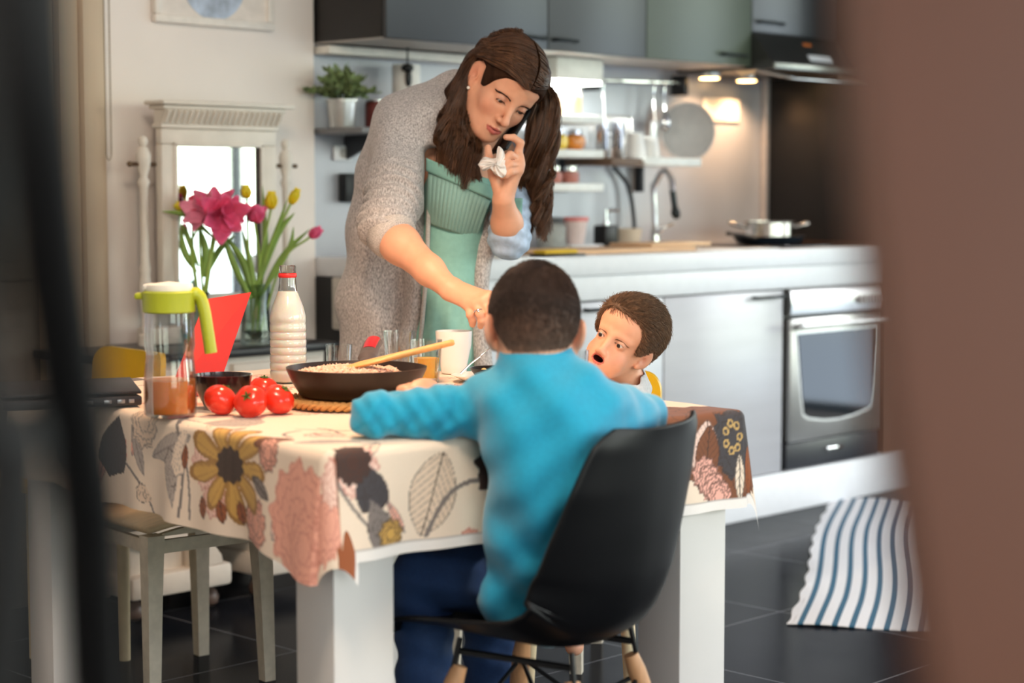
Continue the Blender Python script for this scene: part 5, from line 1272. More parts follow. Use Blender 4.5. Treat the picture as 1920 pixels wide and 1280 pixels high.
def brows(parent, H, rgb, mm, child=False, seed=3, thick=1., dz=0., arch=1., S=None, lid=.004, lidz=0.):
    g = np.random.default_rng(seed)
    for x in (-1,1):
        pts = []
        for k in range(int(170*thick)):
            t = g.random(); bx = .013+.036*t; bz = .0205+dz+.0065*arch*math.sin(min(1,t*1.25)*PI*.62)-.004*max(0,t-.7)/.3+g.normal(0,.0013*(1-.5*t)*thick)
            by = -.0905+.020*t**1.7+(.002 if child else 0)
            d = Vector((.006,.002*t+.0008,.0028*(1-t*1.5)))*(.8+.5*g.random())
            p0 = Vector((bx,by,bz)); pts.append([H(Vector((x*q.x,q.y,q.z))) for q in (p0-Vector((0,.0005,0)), p0+d*.5-Vector((0,.0012,0)), p0+d)])
        pa = np.array([[tuple(p) for p in s_] for s_ in pts])
        if S is not None: pa = project(S, pa.reshape(-1,3), .0005).reshape(pa.shape)
        V, Fq = strands(pa, .00042*mm*H.s, .00018*mm*H.s); npmesh('eyebrow', V, Fq, mat('brow_hair_%d' % rgb[0], rgb, .7), parent)
        ls = []
        for k in range(34):
            t = k/33; an = PI*(1-t); p0 = Vector((x*(.0325-.0128*math.cos(PI*t)), -.0885+.0035*t, lidz+lid*math.sin(an)+.0004))
            d = Vector((x*(t-.35)*.004,-.0040,-.0022 if not child else .0004))
            ls.append([tuple(H(p0+Vector((0,.002,0)))), tuple(H(p0+d*.6)), tuple(H(p0+d+Vector((0,0,.0006))))])
        V, Fq = strands(np.array(ls), .00034*H.s, .00012*H.s); npmesh('eyelashes', V, Fq, mat('lash', (24,16,14), .6), parent)
def hand(S, wrist, knuckles, fingers, thumb, nrm, r=.0085, rw=.024, pk=.012):
    """palm from wrist to the four knuckles, fingers as joint chains"""
    w = Vector(wrist); ks = [Vector(k) for k in knuckles]
    for k in ks: S.flat(w+(k-w)*.12, k, rw*.72, r*1.28, nrm, .72, k=pk)
    for a, b in zip(ks[:-1], ks[1:]): S.cap(a, b, r*1.15, r*1.15, k=pk)
    for kn, f in zip(ks, fingers):
        pts = [kn]+[Vector(p) for p in f]; n = len(pts); rs = [r*1.1]+[r*q for q in (1.0,.92,.78)[:n-1]]
        for i in range(n-1): S.cap(pts[i], pts[i+1], rs[i], rs[i+1], k=.0035)
    if thumb:
        pts = [w+(Vector(thumb[0])-w)*.25]+[Vector(p) for p in thumb]; rs = [rw*.55,r*1.35,r*1.15,r*.9][:len(pts)]
        for i in range(len(pts)-1): S.cap(pts[i], pts[i+1], rs[i], rs[i+1], k=.006)
def tint_skin(Vw): return np.tile(SK, (len(Vw),1))
# ------------------------------------------------------------------ THE WOMAN
Rw = CB@Matrix(((.738,-.302,.604),(.575,.749,-.329),(-.353,.590,.726)))@Matrix.Rotation(math.radians(4.5),3,'X')
HW = Frame(P(942.5,162,4.35), Rw, .955)
wo = thing('person', oz(735,1250,0), 'woman with long brown hair in a grey cardigan bending over the table while phoning', 'person')
S = SDF(); head_sdf(S, HW, 0., lid=.0030, lidz=-.0040)
nb_ = P(868,262,4.46)
S.cap(HW(0,.022,-.055), nb_, .052, .056, k=.03); S.cap(nb_, P(850,345,4.47), .058, .095, k=.04)
S.ell(P(885,325,4.47), (.10,.07,.08), CB, k=.05)                             # upper chest
shR, elR, wrR = P(752,262,4.40), P(722,432,4.24), P(842,540,4.09)
shL, elL, wrL = P(962,305,4.50), P(955,446,4.36), P(943,375,4.27)
S.cap(nb_, shR, .06, .05, k=.04); S.cap(nb_, shL, .055, .045, k=.04)
S.chain([shR, elR], [.048,.042], k=.02); S.chain([elR, elR.lerp(wrR,.25), elR.lerp(wrR,.7), wrR], [.041,.043,.032,.025], k=.02)
S.chain([shL, elL], [.042,.036], k=.02); S.chain([elL, elL.lerp(wrL,.4), wrL], [.035,.034,.025], k=.02)
hip = P(790,640,4.56)
S.chain([P(850,345,4.49), P(830,470,4.53), hip], [.10,.088,.12], k=.05)
kneeR, kneeL = oz(700,1010,.47)*.0+P(700,1000,4.57), P(738,1000,4.60)
aR, aL = RT*-.335+FH*4.62+ZU*.08, RT*-.262+FH*4.66+ZU*.08
for k_, a_ in ((kneeR,aR),(kneeL,aL)):
    S.chain([hip+(k_-hip)*.12, k_, a_], [.085,.055,.038], k=.03); S.cap(a_-ZU*.035, a_-ZU*.045-FH*.12+RT*.05, .034, .028, k=.02)
# right hand reaching down (back of the hand towards the viewer)
kn = [P(917,556,4.03), P(906,566,4.03), P(892,571,4.035), P(879,572,4.045)]
fg = [[P(927,572,4.02),P(931,588,4.03),P(928,600,4.04)], [P(916,584,4.015),P(919,600,4.02),P(916,613,4.03)],
      [P(899,588,4.015),P(903,601,4.02),P(901,611,4.03)], [P(882,590,4.03),P(886,600,4.035),P(886,608,4.04)]]
hand(S, wrR, kn, fg, [P(898,566,4.10),P(918,588,4.09),P(922,604,4.07)], (FH*-1+ZU*.5), r=.0092, rw=.030)
# left hand holding the phone
kn = [P(971,290,4.262), P(972,299,4.256), P(973,309,4.252), P(972,319,4.252)]
fg = [[P(976,268,4.255),P(963,258,4.245),P(949,257,4.238)], [P(957,290,4.228),P(945,300,4.222),P(935,311,4.224)],
      [P(957,308,4.224),P(944,318,4.220),P(935,324,4.224)], [P(957,322,4.226),P(948,328,4.224),P(940,330,4.228)]]
hand(S, wrL, kn, fg, [P(926,330,4.255),P(917,300,4.262),P(915,277,4.268)], (RT*.8-FH*.3), r=.0088, rw=.030)
Vh, Fh_ = S.mesh(.0021); Vh = relax(Vh, Fh_, 1, .4)
tn = head_tint(HW, Vh)
npmesh('body', Vh, Fh_, m_skin, wo, True, tn)
eyes(wo, HW, (.12,-.92,-.40), (62,42,30)); brows(wo, HW, (58,36,26), 1.35, seed=4, thick=1.1, dz=-.0095, arch=.65, S=S, lid=.0030, lidz=-.0040)
ear = HW(-.0745,-.003,-.046); MB().ell(ear, (.0042,.0042,.0042), None, 10).build('earring', mat('pearl', (240,236,228), .15, coat=.6), wo)
# ring on the right hand
rc = P(897,583,4.018); ax_ = (P(901,598,4.02)-P(893,572,4.03)).normalized()
MB().lathe(rc-ax_*.0015, [(.0098,0),(.0108,.0008),(.0108,.0025),(.0098,.003)], 24, ax_).ell(rc-FH*.011, (.003,.003,.003), None, 6).build('ring', m_chrome, wo)
rc = P(965,296,4.24); MB().lathe(rc, [(.0088,0),(.0098,.0008),(.0098,.002),(.0088,.003)], 24, (RT*.8-FH*.4)).build('ring', m_chrome, wo)
# apron and dress
m_mint = mat('mint_cotton', (132,182,172), .75, var=.06, scale=80, bump=.08, bscale=500, sheen=.1)
S = SDF()
S.chain([P(862,360,4.43), P(848,450,4.44), P(838,540,4.45), P(836,640,4.45), P(838,760,4.45)], [.072,.068,.072,.078,.084], k=.05)
S.ell(P(890,352,4.42), (.055,.045,.052), CB, k=.05); S.ell(P(842,354,4.41), (.055,.048,.056), CB, k=.05)
S.box(P(872,318,4.40), (.085,.10,.010), CB@Matrix.Rotation(.20,3,'Y'), .006, op='-', k=.01)
S.box(P(872,285,4.42), (.16,.16,.038), CB@Matrix.Rotation(.16,3,'Y'), .006, op='-', k=.01)
def fold(p, v):
    q = (p-np.array(CAM))@np.array([tuple(RT),tuple(ZU)]).T
    return v+.0035*np.sin(q[...,0]*150+np.sin(q[...,1]*14)*1.6)*np.clip((.92-p[...,2])*5,0,1)
S.post = fold
Va, Fa = S.mesh(.0042); npmesh('apron', Va, Fa, m_mint, wo)
# pleated bib with its plain band
m_bib = mat('bib_stripe', (138,176,168), .75, var=.04, scale=100)
def bib(u, v):
    # sheet following the chest : u across, v downwards
    x = 804+(922-804)*u+(-4)*v*(1-u)-30*v*u; y = 318+(366-318)*u+v*(100-18*u)
    Z = 4.318-.018*math.sin(PI*u)-.012*math.sin(PI*min(1,v))+.045*u*u+.03*(1-u)**3-.0022*abs(math.sin(u*46)) + .04*v*v
    return P(x, y, Z)
bb = MB().grid(bib, 150, 24).build('bib', m_bib, wo, 180, solid=.004, label='finely pleated bib')
def band(u, v):
    x = 800+(926-800)*u; y = 296+(352-296)*u+v*24
    Z = 4.311-.018*math.sin(PI*u)+.045*u*u+.03*(1-u)**3-.003*math.sin(PI*v); return P(x, y, Z)
MB().grid(band, 40, 6).build('bib_band', m_mint, wo, 180, solid=.006)
MB().grid(lambda u,v: P(962+u*18-4*v, 372+v*80, 4.34+.012*math.sin(v*5)), 4, 20).build('apron_tie', m_mint, wo, 180, solid=.004)
# blue sleeve of the left arm
S = SDF(); S.chain([shL, elL], [.056,.047], k=.02); S.cap(elL, elL.lerp(wrL,.22), .046, .041, k=.02); 
S.post = lambda p, v: v+.0016*np.sin(p[...,2]*210+p[...,0]*60)
Va, Fa = S.mesh(.0036); npmesh('sleeve', Va, Fa, mat('pale_blue_print', (176,196,222), .75, var=.22, scale=45), wo, label='pale blue printed sleeve')
# cardigan
m_knit = mat('grey_melange_knit', (172,168,168), .9, var=.5, scale=330, bump=.35, bscale=420, sheen=.25, stretch=(1,1,.45))
S = SDF()
S.chain([P(826,208,4.52), P(772,236,4.47)], [.070,.078], k=.04)
S.chain([P(772,242,4.47), P(752,330,4.48), P(732,440,4.50), P(722,560,4.53), P(724,730,4.57)], [.092,.098,.096,.106,.112], k=.05)
S.chain([P(850,300,4.60), P(840,450,4.62), P(832,600,4.64), P(832,760,4.64)], [.10,.10,.11,.115], k=.06)
S.cap(P(920,290,4.54), P(850,250,4.58), .06, .08, k=.04)
S.chain([P(912,372,4.43), P(905,460,4.415), P(902,580,4.405), P(906,760,4.40)], [.020,.022,.024,.028], k=.03)
S.chain([P(846,172,4.47), P(830,222,4.41), P(812,300,4.350), P(803,390,4.355)], [.054,.050,.038,.026], k=.03)     # collar roll
S.chain([P(790,390,4.40), P(786,520,4.41), P(770,640,4.415), P(766,760,4.415)], [.022,.022,.024,.024], k=.03)
S.chain([shR+RT*.012, shR.lerp(elR,.5)+RT*.014, elR+ZU*.012], [.074,.070,.058], k=.04); S.cap(elR+ZU*.012, elR.lerp(wrR,.06)+ZU*.004, .057, .050, k=.02)
S.box(P(838,560,4.28), (.050,.13,.36), CB@Matrix.Rotation(-.02,3,'Y'), .02, op='-', k=.03)      # open front
aw = np.array(elR-shR); aL_ = np.linalg.norm(aw); aw /= aL_; sh0 = np.array(shR); el0 = np.array(elR)
def knitfold(p, v):
    t = (p-sh0)@aw; rd = np.linalg.norm((p-sh0)-t[...,None]*aw, axis=-1)
    m1 = np.clip((.115-rd)/.03,0,1)*np.clip((t-.10)/.08,0,1)*np.clip((aL_+.05-t)/.03,0,1)
    v = v+m1*(.0048*np.sin(t*205+np.sin(p[...,0]*60)*1.2+np.sin(p[...,2]*25)))
    q = (p-np.array(CAM))@np.array([tuple(RT),tuple(ZU),tuple(FH)]).T
    m2 = 1-m1
    return v+m2*(.0035*np.sin(q[...,0]*55+q[...,1]*12+1)+.0022*np.sin(q[...,0]*28-q[...,1]*40))
S.post = knitfold
Vc_, Fc_ = S.mesh(.0036); Vc_ = relax(Vc_, Fc_, 1, .5); npmesh('cardigan', Vc_, Fc_, m_knit, wo)
# rolled cuff and front edge band
cu = elR.lerp(wrR,.15)+ZU*.003; ca_ = (wrR-elR).normalized()
MB().lathe(cu-ca_*.016, [(.048,-.016),(.0565,-.012),(.0570,.006),(.0545,.024),(.046,.028)], 40, ca_).build('cuff', mat('cuff_knit', (182,177,174), .9, var=.25, scale=330, bump=.3), wo, 180)
m_hem = mat('cardigan_border', (176,172,168), .9, var=.2, scale=330)
MB().tube(bez([P(806,330,4.352),P(803,420,4.365),P(800,500,4.375),P(792,600,4.38),P(780,740,4.385)],30), .0055, 8).build('front_edge', m_hem, wo)
# ------------------------------------------------------------------ hair of the woman
m_hair = mat('brown_hair', (80,53,36), .36, var=.3, scale=60, stretch=(1,1,.12), spec=.5, attr='tint')
def hair_cap(H, grow, ys, zs, cr=0.):
    S = SDF(); E = lambda c, r, k=.02: S.ell(H(c), [q*H.s for q in r], H.rot(), '+', k)
    E((0,.014+.016*cr,.036+.012*cr), (.073+.012*cr+grow,.094+.019*cr+grow,.082+.012*cr+grow)); E((0,.03,.0), (.066+grow,.072+grow,.07+grow), .03); E((0,-.042+.006*cr,.045+.008*cr), (.060+.006*cr+grow,.048+.002*cr+grow,.050+.006*cr+grow), .04)
    E((0,-.034,-.034), (.056+grow*.8,.056+grow*.8,.072), .03)
    def line(p):
        L = H.inv(p.reshape(-1,3)); zl = np.interp(L[:,1]+.12*np.maximum(0,np.abs(L[:,0])-.03)*(L[:,1] < -.03), ys, zs)
        return ((zl-L[:,2])*.55*H.s).reshape(p.shape[:-1]).astype(np.float32)
    S.add(line, H(0,0,0), .2, '&', .006)
    return S
YSW, ZSW = [-.13,-.085,-.070,-.050,-.034,-.024,-.010,.022,.034,.045,.20], [.060,.060,.050,.022,-.008,-.016,.024,.026,-.03,-.10,-.12]
S = hair_cap(HW, .0065, YSW, ZSW)
S.p.insert(4, Prim(SDF().ell(HW(0,.055,-.02), [q*HW.s for q in (.070,.062,.085)], HW.rot()).p[0].f, HW(0,.055,-.02), .09, '+', .04))
SCAP = SDF(); SCAP.p = [q for q in S.p if q.op == '+']
Vx, Fx = S.mesh(.0028)
m_hairu = mat('brown_hair_under', (50,32,22), .8, spec=.1, var=.4, scale=60, stretch=(1,1,.12))
hair = npmesh('hair', Vx, Fx, m_hairu, wo)
S = SDF()
S.chain([HW(-.040,.080,-.01), P(858,190,4.41), P(848,240,4.37), P(856,290,4.36)], [.040,.034,.028,.012], k=.03)
S.chain([HW(.062,-.012,.03), P(1022,195,4.42), P(1018,250,4.42), P(1010,310,4.42), P(1008,360,4.42)], [.026,.022,.020,.014,.005], k=.03)
Vx, Fx = S.mesh(.003); npmesh('hair_mass', Vx, Fx, m_hairu, hair)
g = np.random.default_rng(9); ST = []
EC, ER = np.array((0,.014,.037)), np.array((.0815,.1035,.0915))
def head_path(y0, side, th1, back, n=7, pw=1.5):
    out = []; s0 = np.clip((y0-.014)/.1035, -.97, .93)
    for k in range(n):
        a = k/(n-1); th = .06+a*th1; dy = s0+(back-s0)*a**pw*.85; q = math.sqrt(max(.02,1-dy*dy))
        lift = 1+.03*math.sin(PI*min(1,a*1.2))
        out.append(tuple(EC+ER*lift*np.array((side*q*math.sin(th), dy, q*math.cos(th)))))
    return out
def add_strand(loc_pts, world_pts, jit, wave, ph, n=34, amp=1.):
    lp = project(SCAP, np.array([tuple(HW(*p_)) for p_ in loc_pts]), .0012+.0018*abs(jit[0])/.0022, 2)
    pts = [Vector(q) for q in lp]+[Vector(w_) for w_ in world_pts]
    c = np.array([tuple(q) for q in bez(pts, n-1)])
    t = np.linspace(0,1,n); f1 = np.clip((t-.38)/.62,0,1)
    off = np.outer(np.sin(t*wave+ph)*f1*.0115*amp, np.array(RT))+np.outer(np.cos(t*wave+ph)*f1*.010*amp, np.array(FH))
    ST.append(c+off+np.outer(f1**.7, jit)+np.outer(.4*(1-f1), jit*.12))
NCL = 46
clus = [(g.random(), g.uniform(0,6.28), g.uniform(13,21), g.uniform(.42,1.08), g.normal(0,.012)) for k in range(NCL)]
for k in range(3000):         # near side (viewer's left) : swept back behind the ear then onto the shoulder
    q = clus[k % NCL]; u = np.clip(q[0]+g.normal(0,.035),0,1); y0 = -.085+.15*((u*.8+.2*g.random())**1.1)
    hp_ = head_path(y0, -1, 1.45+.12*g.random(), .42+.25*u, 7)
    dz = q[4]+g.normal(0,.004); L_ = q[3]*g.uniform(.9,1.05)
    e0 = P(884-26*u, 178, 4.385+dz)
    e1 = P(866-34*u+8*g.random(), 215, 4.350+dz); v = (q[1]/6.28*.35+u*.65)
    Lv = L_*(1.12-.62*max(0,v-.25)-.5*max(0,.2-v)); e2 = P(892-70*v, 262, 4.330+dz); e3 = P(890-56*v+(6 if L_ > .8 else 0), 262+78*Lv, 4.328+dz)
    add_strand(hp_, [e0,e1,e2,e3], g.normal(0,.0022,3), q[2], q[1]+g.normal(0,.18), amp=1.9)
for k in range(2200):         # temple : down the side of the forehead, then back over the ear
    q = clus[(k*3) % NCL]; u = g.random(); y0 = -.098+.06*u; hp_ = head_path(y0, -1, 1.30+.30*g.random()**.7, .22+.2*g.random(), 9, 2.2+3.2*(1-u)*g.random())
    hp_ = hp_+[(-.079, .045+.012*g.random(), .012-.02*g.random())]; dz = q[4]
    e1 = P(862-22*u, 212, 4.345+dz); v = (q[1]/6.28*.35+u*.65); Lv = q[3]*(1.12-.62*max(0,v-.25)-.5*max(0,.2-v)); e2 = P(892-70*v, 262, 4.330+dz); e3 = P(890-56*v, 262+78*Lv, 4.328+dz)
    add_strand(hp_, [e1,e2,e3], g.normal(0,.0022,3), q[2], q[1]+g.normal(0,.18), 34, 1.5)
for k in range(1500):         # back of the head down the neck
    q = clus[(k*5) % NCL]; y0 = g.uniform(.0,.11); hp_ = head_path(y0, -1, 1.15*g.random()+.1, .80+.12*g.random(), 7); dz = q[4]; v = g.random()
    e1 = P(862-22*v, 190, 4.40+dz); e2 = P(852-26*v, 235, 4.375+dz); e3 = P(850-24*v+20*q[0], 250+60*q[3], 4.36+dz)
    add_strand(hp_, [e1,e2,e3], g.normal(0,.0022,3), q[2], q[1], 34, 1.4)
for k in range(2900):         # far side (viewer's right)
    q = clus[(k*7) % NCL]; u = np.clip(1-q[0]+g.normal(0,.035),0,1); y0 = -.085+.14*(u*.8+.2*g.random())
    hp_ = head_path(y0, 1, 1.30, .1+.2*u-.35*(g.random() < .4)*(y0 < -.04), 6, 1.5+2.5*g.random())
    dz = q[4]+g.normal(0,.004); L_ = q[3]*g.uniform(.92,1.04)
    e1 = P(1002+42*u, 186, 4.39+dz); e2 = P(990+56*u, 250, 4.39+dz); e3 = P(985+50*u-6*L_, 315, 4.40+dz)
    e4 = P(984+44*u, 315+60*L_, 4.405+dz); e5 = P(996+26*u, 315+125*L_, 4.405+dz)
    add_strand(hp_, [e1,e2,e3,e4,e5], g.normal(0,.0022,3), q[2]*1.3, q[1]+g.normal(0,.16), 42, 1.5)
for n_ in (34,42):
    A_ = np.array([s_ for s_ in ST if len(s_) == n_]); V_, F_ = strands(A_, .0010, .0004)
    cc = np.array([srgb(50,32,22),srgb(74,48,32),srgb(96,63,41),srgb(122,84,55)]); w_ = g.dirichlet([1.2,1.4,1.,.5], len(A_)); ct = np.repeat(w_@cc, n_*3, 0); tt_ = np.tile(np.repeat(np.linspace(0,1,n_),3), len(A_))[:,None]
    npmesh('hair_strands', V_, F_, m_hair, hair, True, ct*(.85+.5*tt_**1.5))
# phone and tissue are held, so they stay things of their own
ph_c = HW(.062,-.066,-.066); pax = (Rw@Vector((-.30,-.66,-.60))).normalized(); pn = Rw@Vector((1,-.25,-.15)); pn = (pn-pax*pn.dot(pax)).normalized(); pay = pn.cross(pax)
t = thing('mobile_phone', ph_c, 'black mobile phone pressed to the woman\'s cheek in her left hand', 'phone')
MB().obox(ph_c, pax, pay, pn, (.128,.062,.009), .004).build('body', m_blk, t); MB().obox(ph_c-pn*.0045, pax, pay, pn, (.118,.056,.001), .0003).build('screen', mat('phone_glass', (10,10,12), .08), t)
g = np.random.default_rng(5)
tis = [(897,310),(910,296),(931,297),(936,276),(944,286),(948,305),(951,322),(942,333),(928,324),(918,316),(906,318)]
cT = P(930,308,4.212); mb = MB()
for lay in range(3):
    rings = []; n_ = 66
    out = [P(x+g.normal(0,1.5), y+g.normal(0,1.5), 4.212+.006*lay+g.normal(0,.004)) for x, y in tis]; out = bez(out+[out[0]], n_)[:-1]
    for q in (1.,.8,.55,.3,.08):
        rings.append([cT+(p_-cT)*q-FH*(.007*math.sin(i*.9+lay*2+q*5)+.006*(1-q)) for i, p_ in enumerate(out)])
    mb.loft(rings, False, True)
tag(mb.build('tissue', mat('white_tissue', (240,234,230), .8, var=.03), None, 180, solid=.0008), 'crumpled white tissue held in the same hand as the phone', 'tissue')
# ------------------------------------------------------------------ short hair helper
def vnormals(V, Fq):
    a, b, c, d = (V[Fq[:,k]] for k in range(4)); n = np.cross(c-a, d-b); N_ = np.zeros_like(V)
    for k in range(4): np.add.at(N_, Fq[:,k], n)
    return N_/np.maximum(np.linalg.norm(N_, axis=1, keepdims=True), 1e-9)
def short_hair(name, parent, H, V, Fq, m, flow, length, n, r=.0006, seed=1, keep=None, tint=None, stand=.35, jit=.18):
    g = np.random.default_rng(seed); N_ = vnormals(V, Fq); L = H.inv(V)
    ok = np.linalg.norm(V-np.array(H(0,.01,.02)), axis=1) > .060*H.s
    if keep is not None: ok &= keep(L)
    idx = np.flatnonzero(ok); idx = g.choice(idx, n); p = V[idx]; nn = N_[idx]; l = L[idx]
    f = flow(l, g); f = f@np.array(H.R).T; f = f-nn*(f*nn).sum(1, keepdims=True); f /= np.maximum(np.linalg.norm(f, axis=1, keepdims=True), 1e-9)
    Ln = (length(l)*g.uniform(.7,1.2,n))[:,None]*H.s; j = g.normal(0,jit,(n,3))
    d = f+j; pts = np.stack([p-nn*.001, p+nn*Ln*stand*.7+d*Ln*.35, p+nn*Ln*stand+d*Ln*.75, p+nn*Ln*stand*.7+d*Ln*1.05], 1)
    Vs, Fs_ = strands(pts, r, r*.35)
    col = None
    if tint is not None: col = np.repeat(tint(l), 4*3, 0)
    return npmesh(name, Vs, Fs_, m, parent, True, col)
# ------------------------------------------------------------------ BOY IN BLUE (seen from behind)
def rotcam(yaw, pitch, roll):
    return CB@(Matrix.Rotation(roll,3,'Y')@Matrix.Rotation(pitch,3,'X')@Matrix.Rotation(yaw,3,'Z'))
HB = Frame(P(1000,618,3.06), rotcam(PI+.10,-.16,.03), .900)
bo = thing('person', CH+ZU*0, 'boy in a turquoise fleece jacket and jeans on the black chair, back to the viewer', 'person')
S = SDF(); head_sdf(S, HB, 0., lid=.0045, child=True, earout=1.9)
nbB = P(1008,712,3.04)
S.cap(HB(0,.024,-.06), nbB, .047, .050, k=.025)
sL, eL, wL = P(926,764,3.05), P(698,778,3.03), P(776,757,3.21)
sR, eR, wR = P(1134,786,3.05), P(1212,779,3.17), P(1130,736,3.50)
hpB = P(1000,1078,3.10)
S.chain([nbB, P(1030,820,3.005), hpB], [.055,.075,.072], k=.04)
S.cap(nbB, sL, .045, .035, k=.03); S.cap(nbB, sR, .045, .035, k=.03)
S.chain([sL,eL,wL], [.033,.028,.020], k=.02); S.chain([sR,eR,wR], [.033,.028,.020], k=.02)
kL, kR = P(792,1088,3.20), P(922,1085,3.39)
aL, aR = Vector((kL.x,kL.y,.09))+RT*.01, Vector((kR.x,kR.y,.09))-RT*.002+FH*.03
for k_, a_ in ((kL,aL),(kR,aR)):
    S.chain([hpB+(k_-hpB)*.15, k_, a_], [.060,.042,.028], k=.03)
kn = [P(778,727,3.255), P(790,723,3.265), P(800,723,3.28), P(808,725,3.29)]
fg = [[P(768,726,3.285),P(758,728,3.295),P(752,731,3.30)], [P(786,719,3.30),P(780,720,3.315),P(774,725,3.32)], [P(800,719,3.315),P(796,720,3.33),P(790,725,3.34)], [P(812,722,3.32),P(809,724,3.335),P(805,727,3.34)]]
hand(S, wL, kn, fg, [P(762,735,3.235),P(754,732,3.25),P(750,730,3.262)], ZU, r=.0080, rw=.022)
kn = [P(1118,732,3.54), P(1108,730,3.55), P(1098,730,3.56), P(1090,732,3.565)]
fg = [[k_+FH*.02-RT*.01, k_+FH*.032-RT*.022-ZU*.006] for k_ in kn]
hand(S, wR, kn, fg, [P(1112,738,3.51),P(1098,738,3.515)], ZU, r=.0075, rw=.021)
Vb, Fb = S.mesh(.0026); Vb = relax(Vb, Fb, 1, .4); npmesh('body', Vb, Fb, m_skin, bo, True, head_tint(HB, Vb, child=True))
eyes(bo, HB, (0,-1,-.1), (70,48,34)); brows(bo, HB, (60,42,32), 1., True, 5, S=S)
# fleece jacket
m_fleece = mat('turquoise_fleece', (14,150,188), .85, var=.05, scale=120, bump=.12, bscale=260, sheen=.35)
S = SDF()
S.cap(P(1003,694,3.045), P(1010,722,3.035), .066, .072, k=.02)
for a, b, ra, rb in ((P(1010,730,3.035),P(960,752,3.03),.058,.050),(P(960,752,3.03),sL,.050,.046),(P(1010,730,3.035),P(1080,772,3.035),.058,.052),(P(1080,772,3.035),sR,.052,.046)): S.cap(a,b,ra,rb,k=.04)
S.chain([P(1036,800,2.995), P(1036,900,3.005), P(1022,1000,3.04), P(1012,1112,3.09)], [.092,.094,.088,.086], k=.05)
S.ell(P(980,810,2.995), (.062,.055,.07), CB, k=.05); S.ell(P(1096,818,2.995), (.062,.06,.08), CB, k=.05)
S.ell(P(952,1112,3.065), (.040,.05,.055), CB, k=.04)
S.chain([sL, sL.lerp(eL,.5)-ZU*.004, eL], [.050,.039,.033], k=.03); S.chain([eL, eL.lerp(wL,.5), wL.lerp(eL,.08)], [.034,.031,.026], k=.02)
S.chain([sR, sR.lerp(eR,.5), eR], [.050,.043,.036], k=.03); S.chain([eR, wR.lerp(eR,.08)], [.035,.026], k=.02)
S.cap(P(1003,668,3.06), P(1005,694,3.05), .050, .056, op='-', k=.006)
a0 = np.array(sL); ad = np.array(eL-sL); al = np.linalg.norm(ad); ad /= al; w0 = np.array(CAM)
def ffold(p, v):
    t = (p-a0)@ad; rd = np.linalg.norm((p-a0)-t[...,None]*ad, axis=-1); m1 = np.clip((.07-rd)/.03,0,1)*np.clip((t-.02)/.05,0,1)
    q = (p-w0)@np.array([tuple(RT),tuple(ZU),tuple(FH)]).T
    v = v+m1*(.0026*np.sin(t*118+q[...,1]*75+np.sin(q[...,1]*50)*1.5)+.0015*np.sin(t*210-q[...,1]*130+1))
    m2 = 1-m1
    return v+m2*(.0040*np.sin((q[...,0]*.9+q[...,1]*.55)*62+np.sin(q[...,1]*22)*1.2)+.0022*np.sin((q[...,0]*.6-q[...,1]*.8)*95+1))
S.post = ffold
Vj, Fj = S.mesh(.0034); Vj = relax(Vj, Fj, 1, .5); jk = npmesh('jacket', Vj, Fj, m_fleece, bo)
cl = [(.060,-.022),(.066,-.016),(.068,.0),(.063,.016),(.057,.021),(.051,.012),(.056,-.006)]
MB().lathe(P(1004,690,3.052), cl, 40, (ZU+FH*.18+RT*.02).normalized(), False, False, 1.0, .95).build('collar', m_fleece, bo, 180)
m_jean = mat('navy_denim', (26,54,96), .8, var=.12, scale=200, bump=.15, bscale=500)
S = SDF()
S.ell(hpB+ZU*-.015, (.105,.10,.065), CB, k=.04)
for k_, a_ in ((kL,aL),(kR,aR)):
    S.chain([hpB+(k_-hpB)*.2, k_], [.064,.052], k=.03); S.chain([k_, k_.lerp(a_,.45), a_+ZU*.01], [.053,.047,.042], k=.02)
S.post = lambda p, v: v+.0018*np.sin(p[...,2]*120+p[...,0]*70)+.0012*np.sin(p[...,0]*150-p[...,2]*60)
Vj, Fj = S.mesh(.0036); npmesh('jeans', Vj, Fj, m_jean, bo)
fdir = CHF
S = SDF()
for a_ in (aL,aR): S.cap(Vector((a_.x,a_.y,.037)), Vector((a_.x,a_.y,.032))+fdir*.12, .036, .030, k=.02)
Vj, Fj = S.mesh(.004); npmesh('shoes', Vj, Fj, m_white, bo)
# hair : cropped, lighter and thinner towards neck and ears
YB = [-.13,-.080,-.060,-.040,-.020,-.008,.004,.034,.044,.060,.085,.2]; ZB = [.060,.060,.052,.030,.004,-.016,.024,.026,-.016,-.054,-.080,-.084]
S = hair_cap(HB, .0030, YB, ZB); S.p.insert(4, Prim(SDF().ell(HB(0,.024,-.058), [q*HB.s for q in (.0555,.0555,.036)], HB.rot()).p[0].f, HB(0,.024,-.058), .06, '+', .02)); Vx, Fx = S.mesh(.0026)
def tintB(L):
    t = np.clip((L[:,2]+.055)/.085,0,1)[:,None]; return np.array(srgb(126,96,80))*(1-t)+np.array(srgb(54,38,31))*t
m_hb = mat('cropped_hair', (60,42,32), .6, var=.25, scale=120, attr='tint')
hr = npmesh('hair', Vx, Fx, m_hb, bo, True, tintB(HB.inv(Vx)))
def flowB(l, g): 
    f = np.stack([l[:,0]*2, np.where(l[:,2] > .06, .6, .25)*np.sign(l[:,1]+.04), -.9+0*l[:,0]], 1); a = np.arctan2(l[:,0]-.012, l[:,1]-.045); w = np.exp(-((l[:,0]-.012)**2+(l[:,1]-.045)**2)/.0012)[:,None]*(l[:,2:3] > .05)
    return f*(1-w)+w*np.stack([np.cos(a), -np.sin(a), 0*a],1)
short_hair('hair_strands', hr, HB, Vx, Fx, m_hb, flowB, lambda l: .006+.009*np.clip((l[:,2]+.03)/.09,0,1), 16000, .00042, 3, None, tintB, .22, .08)
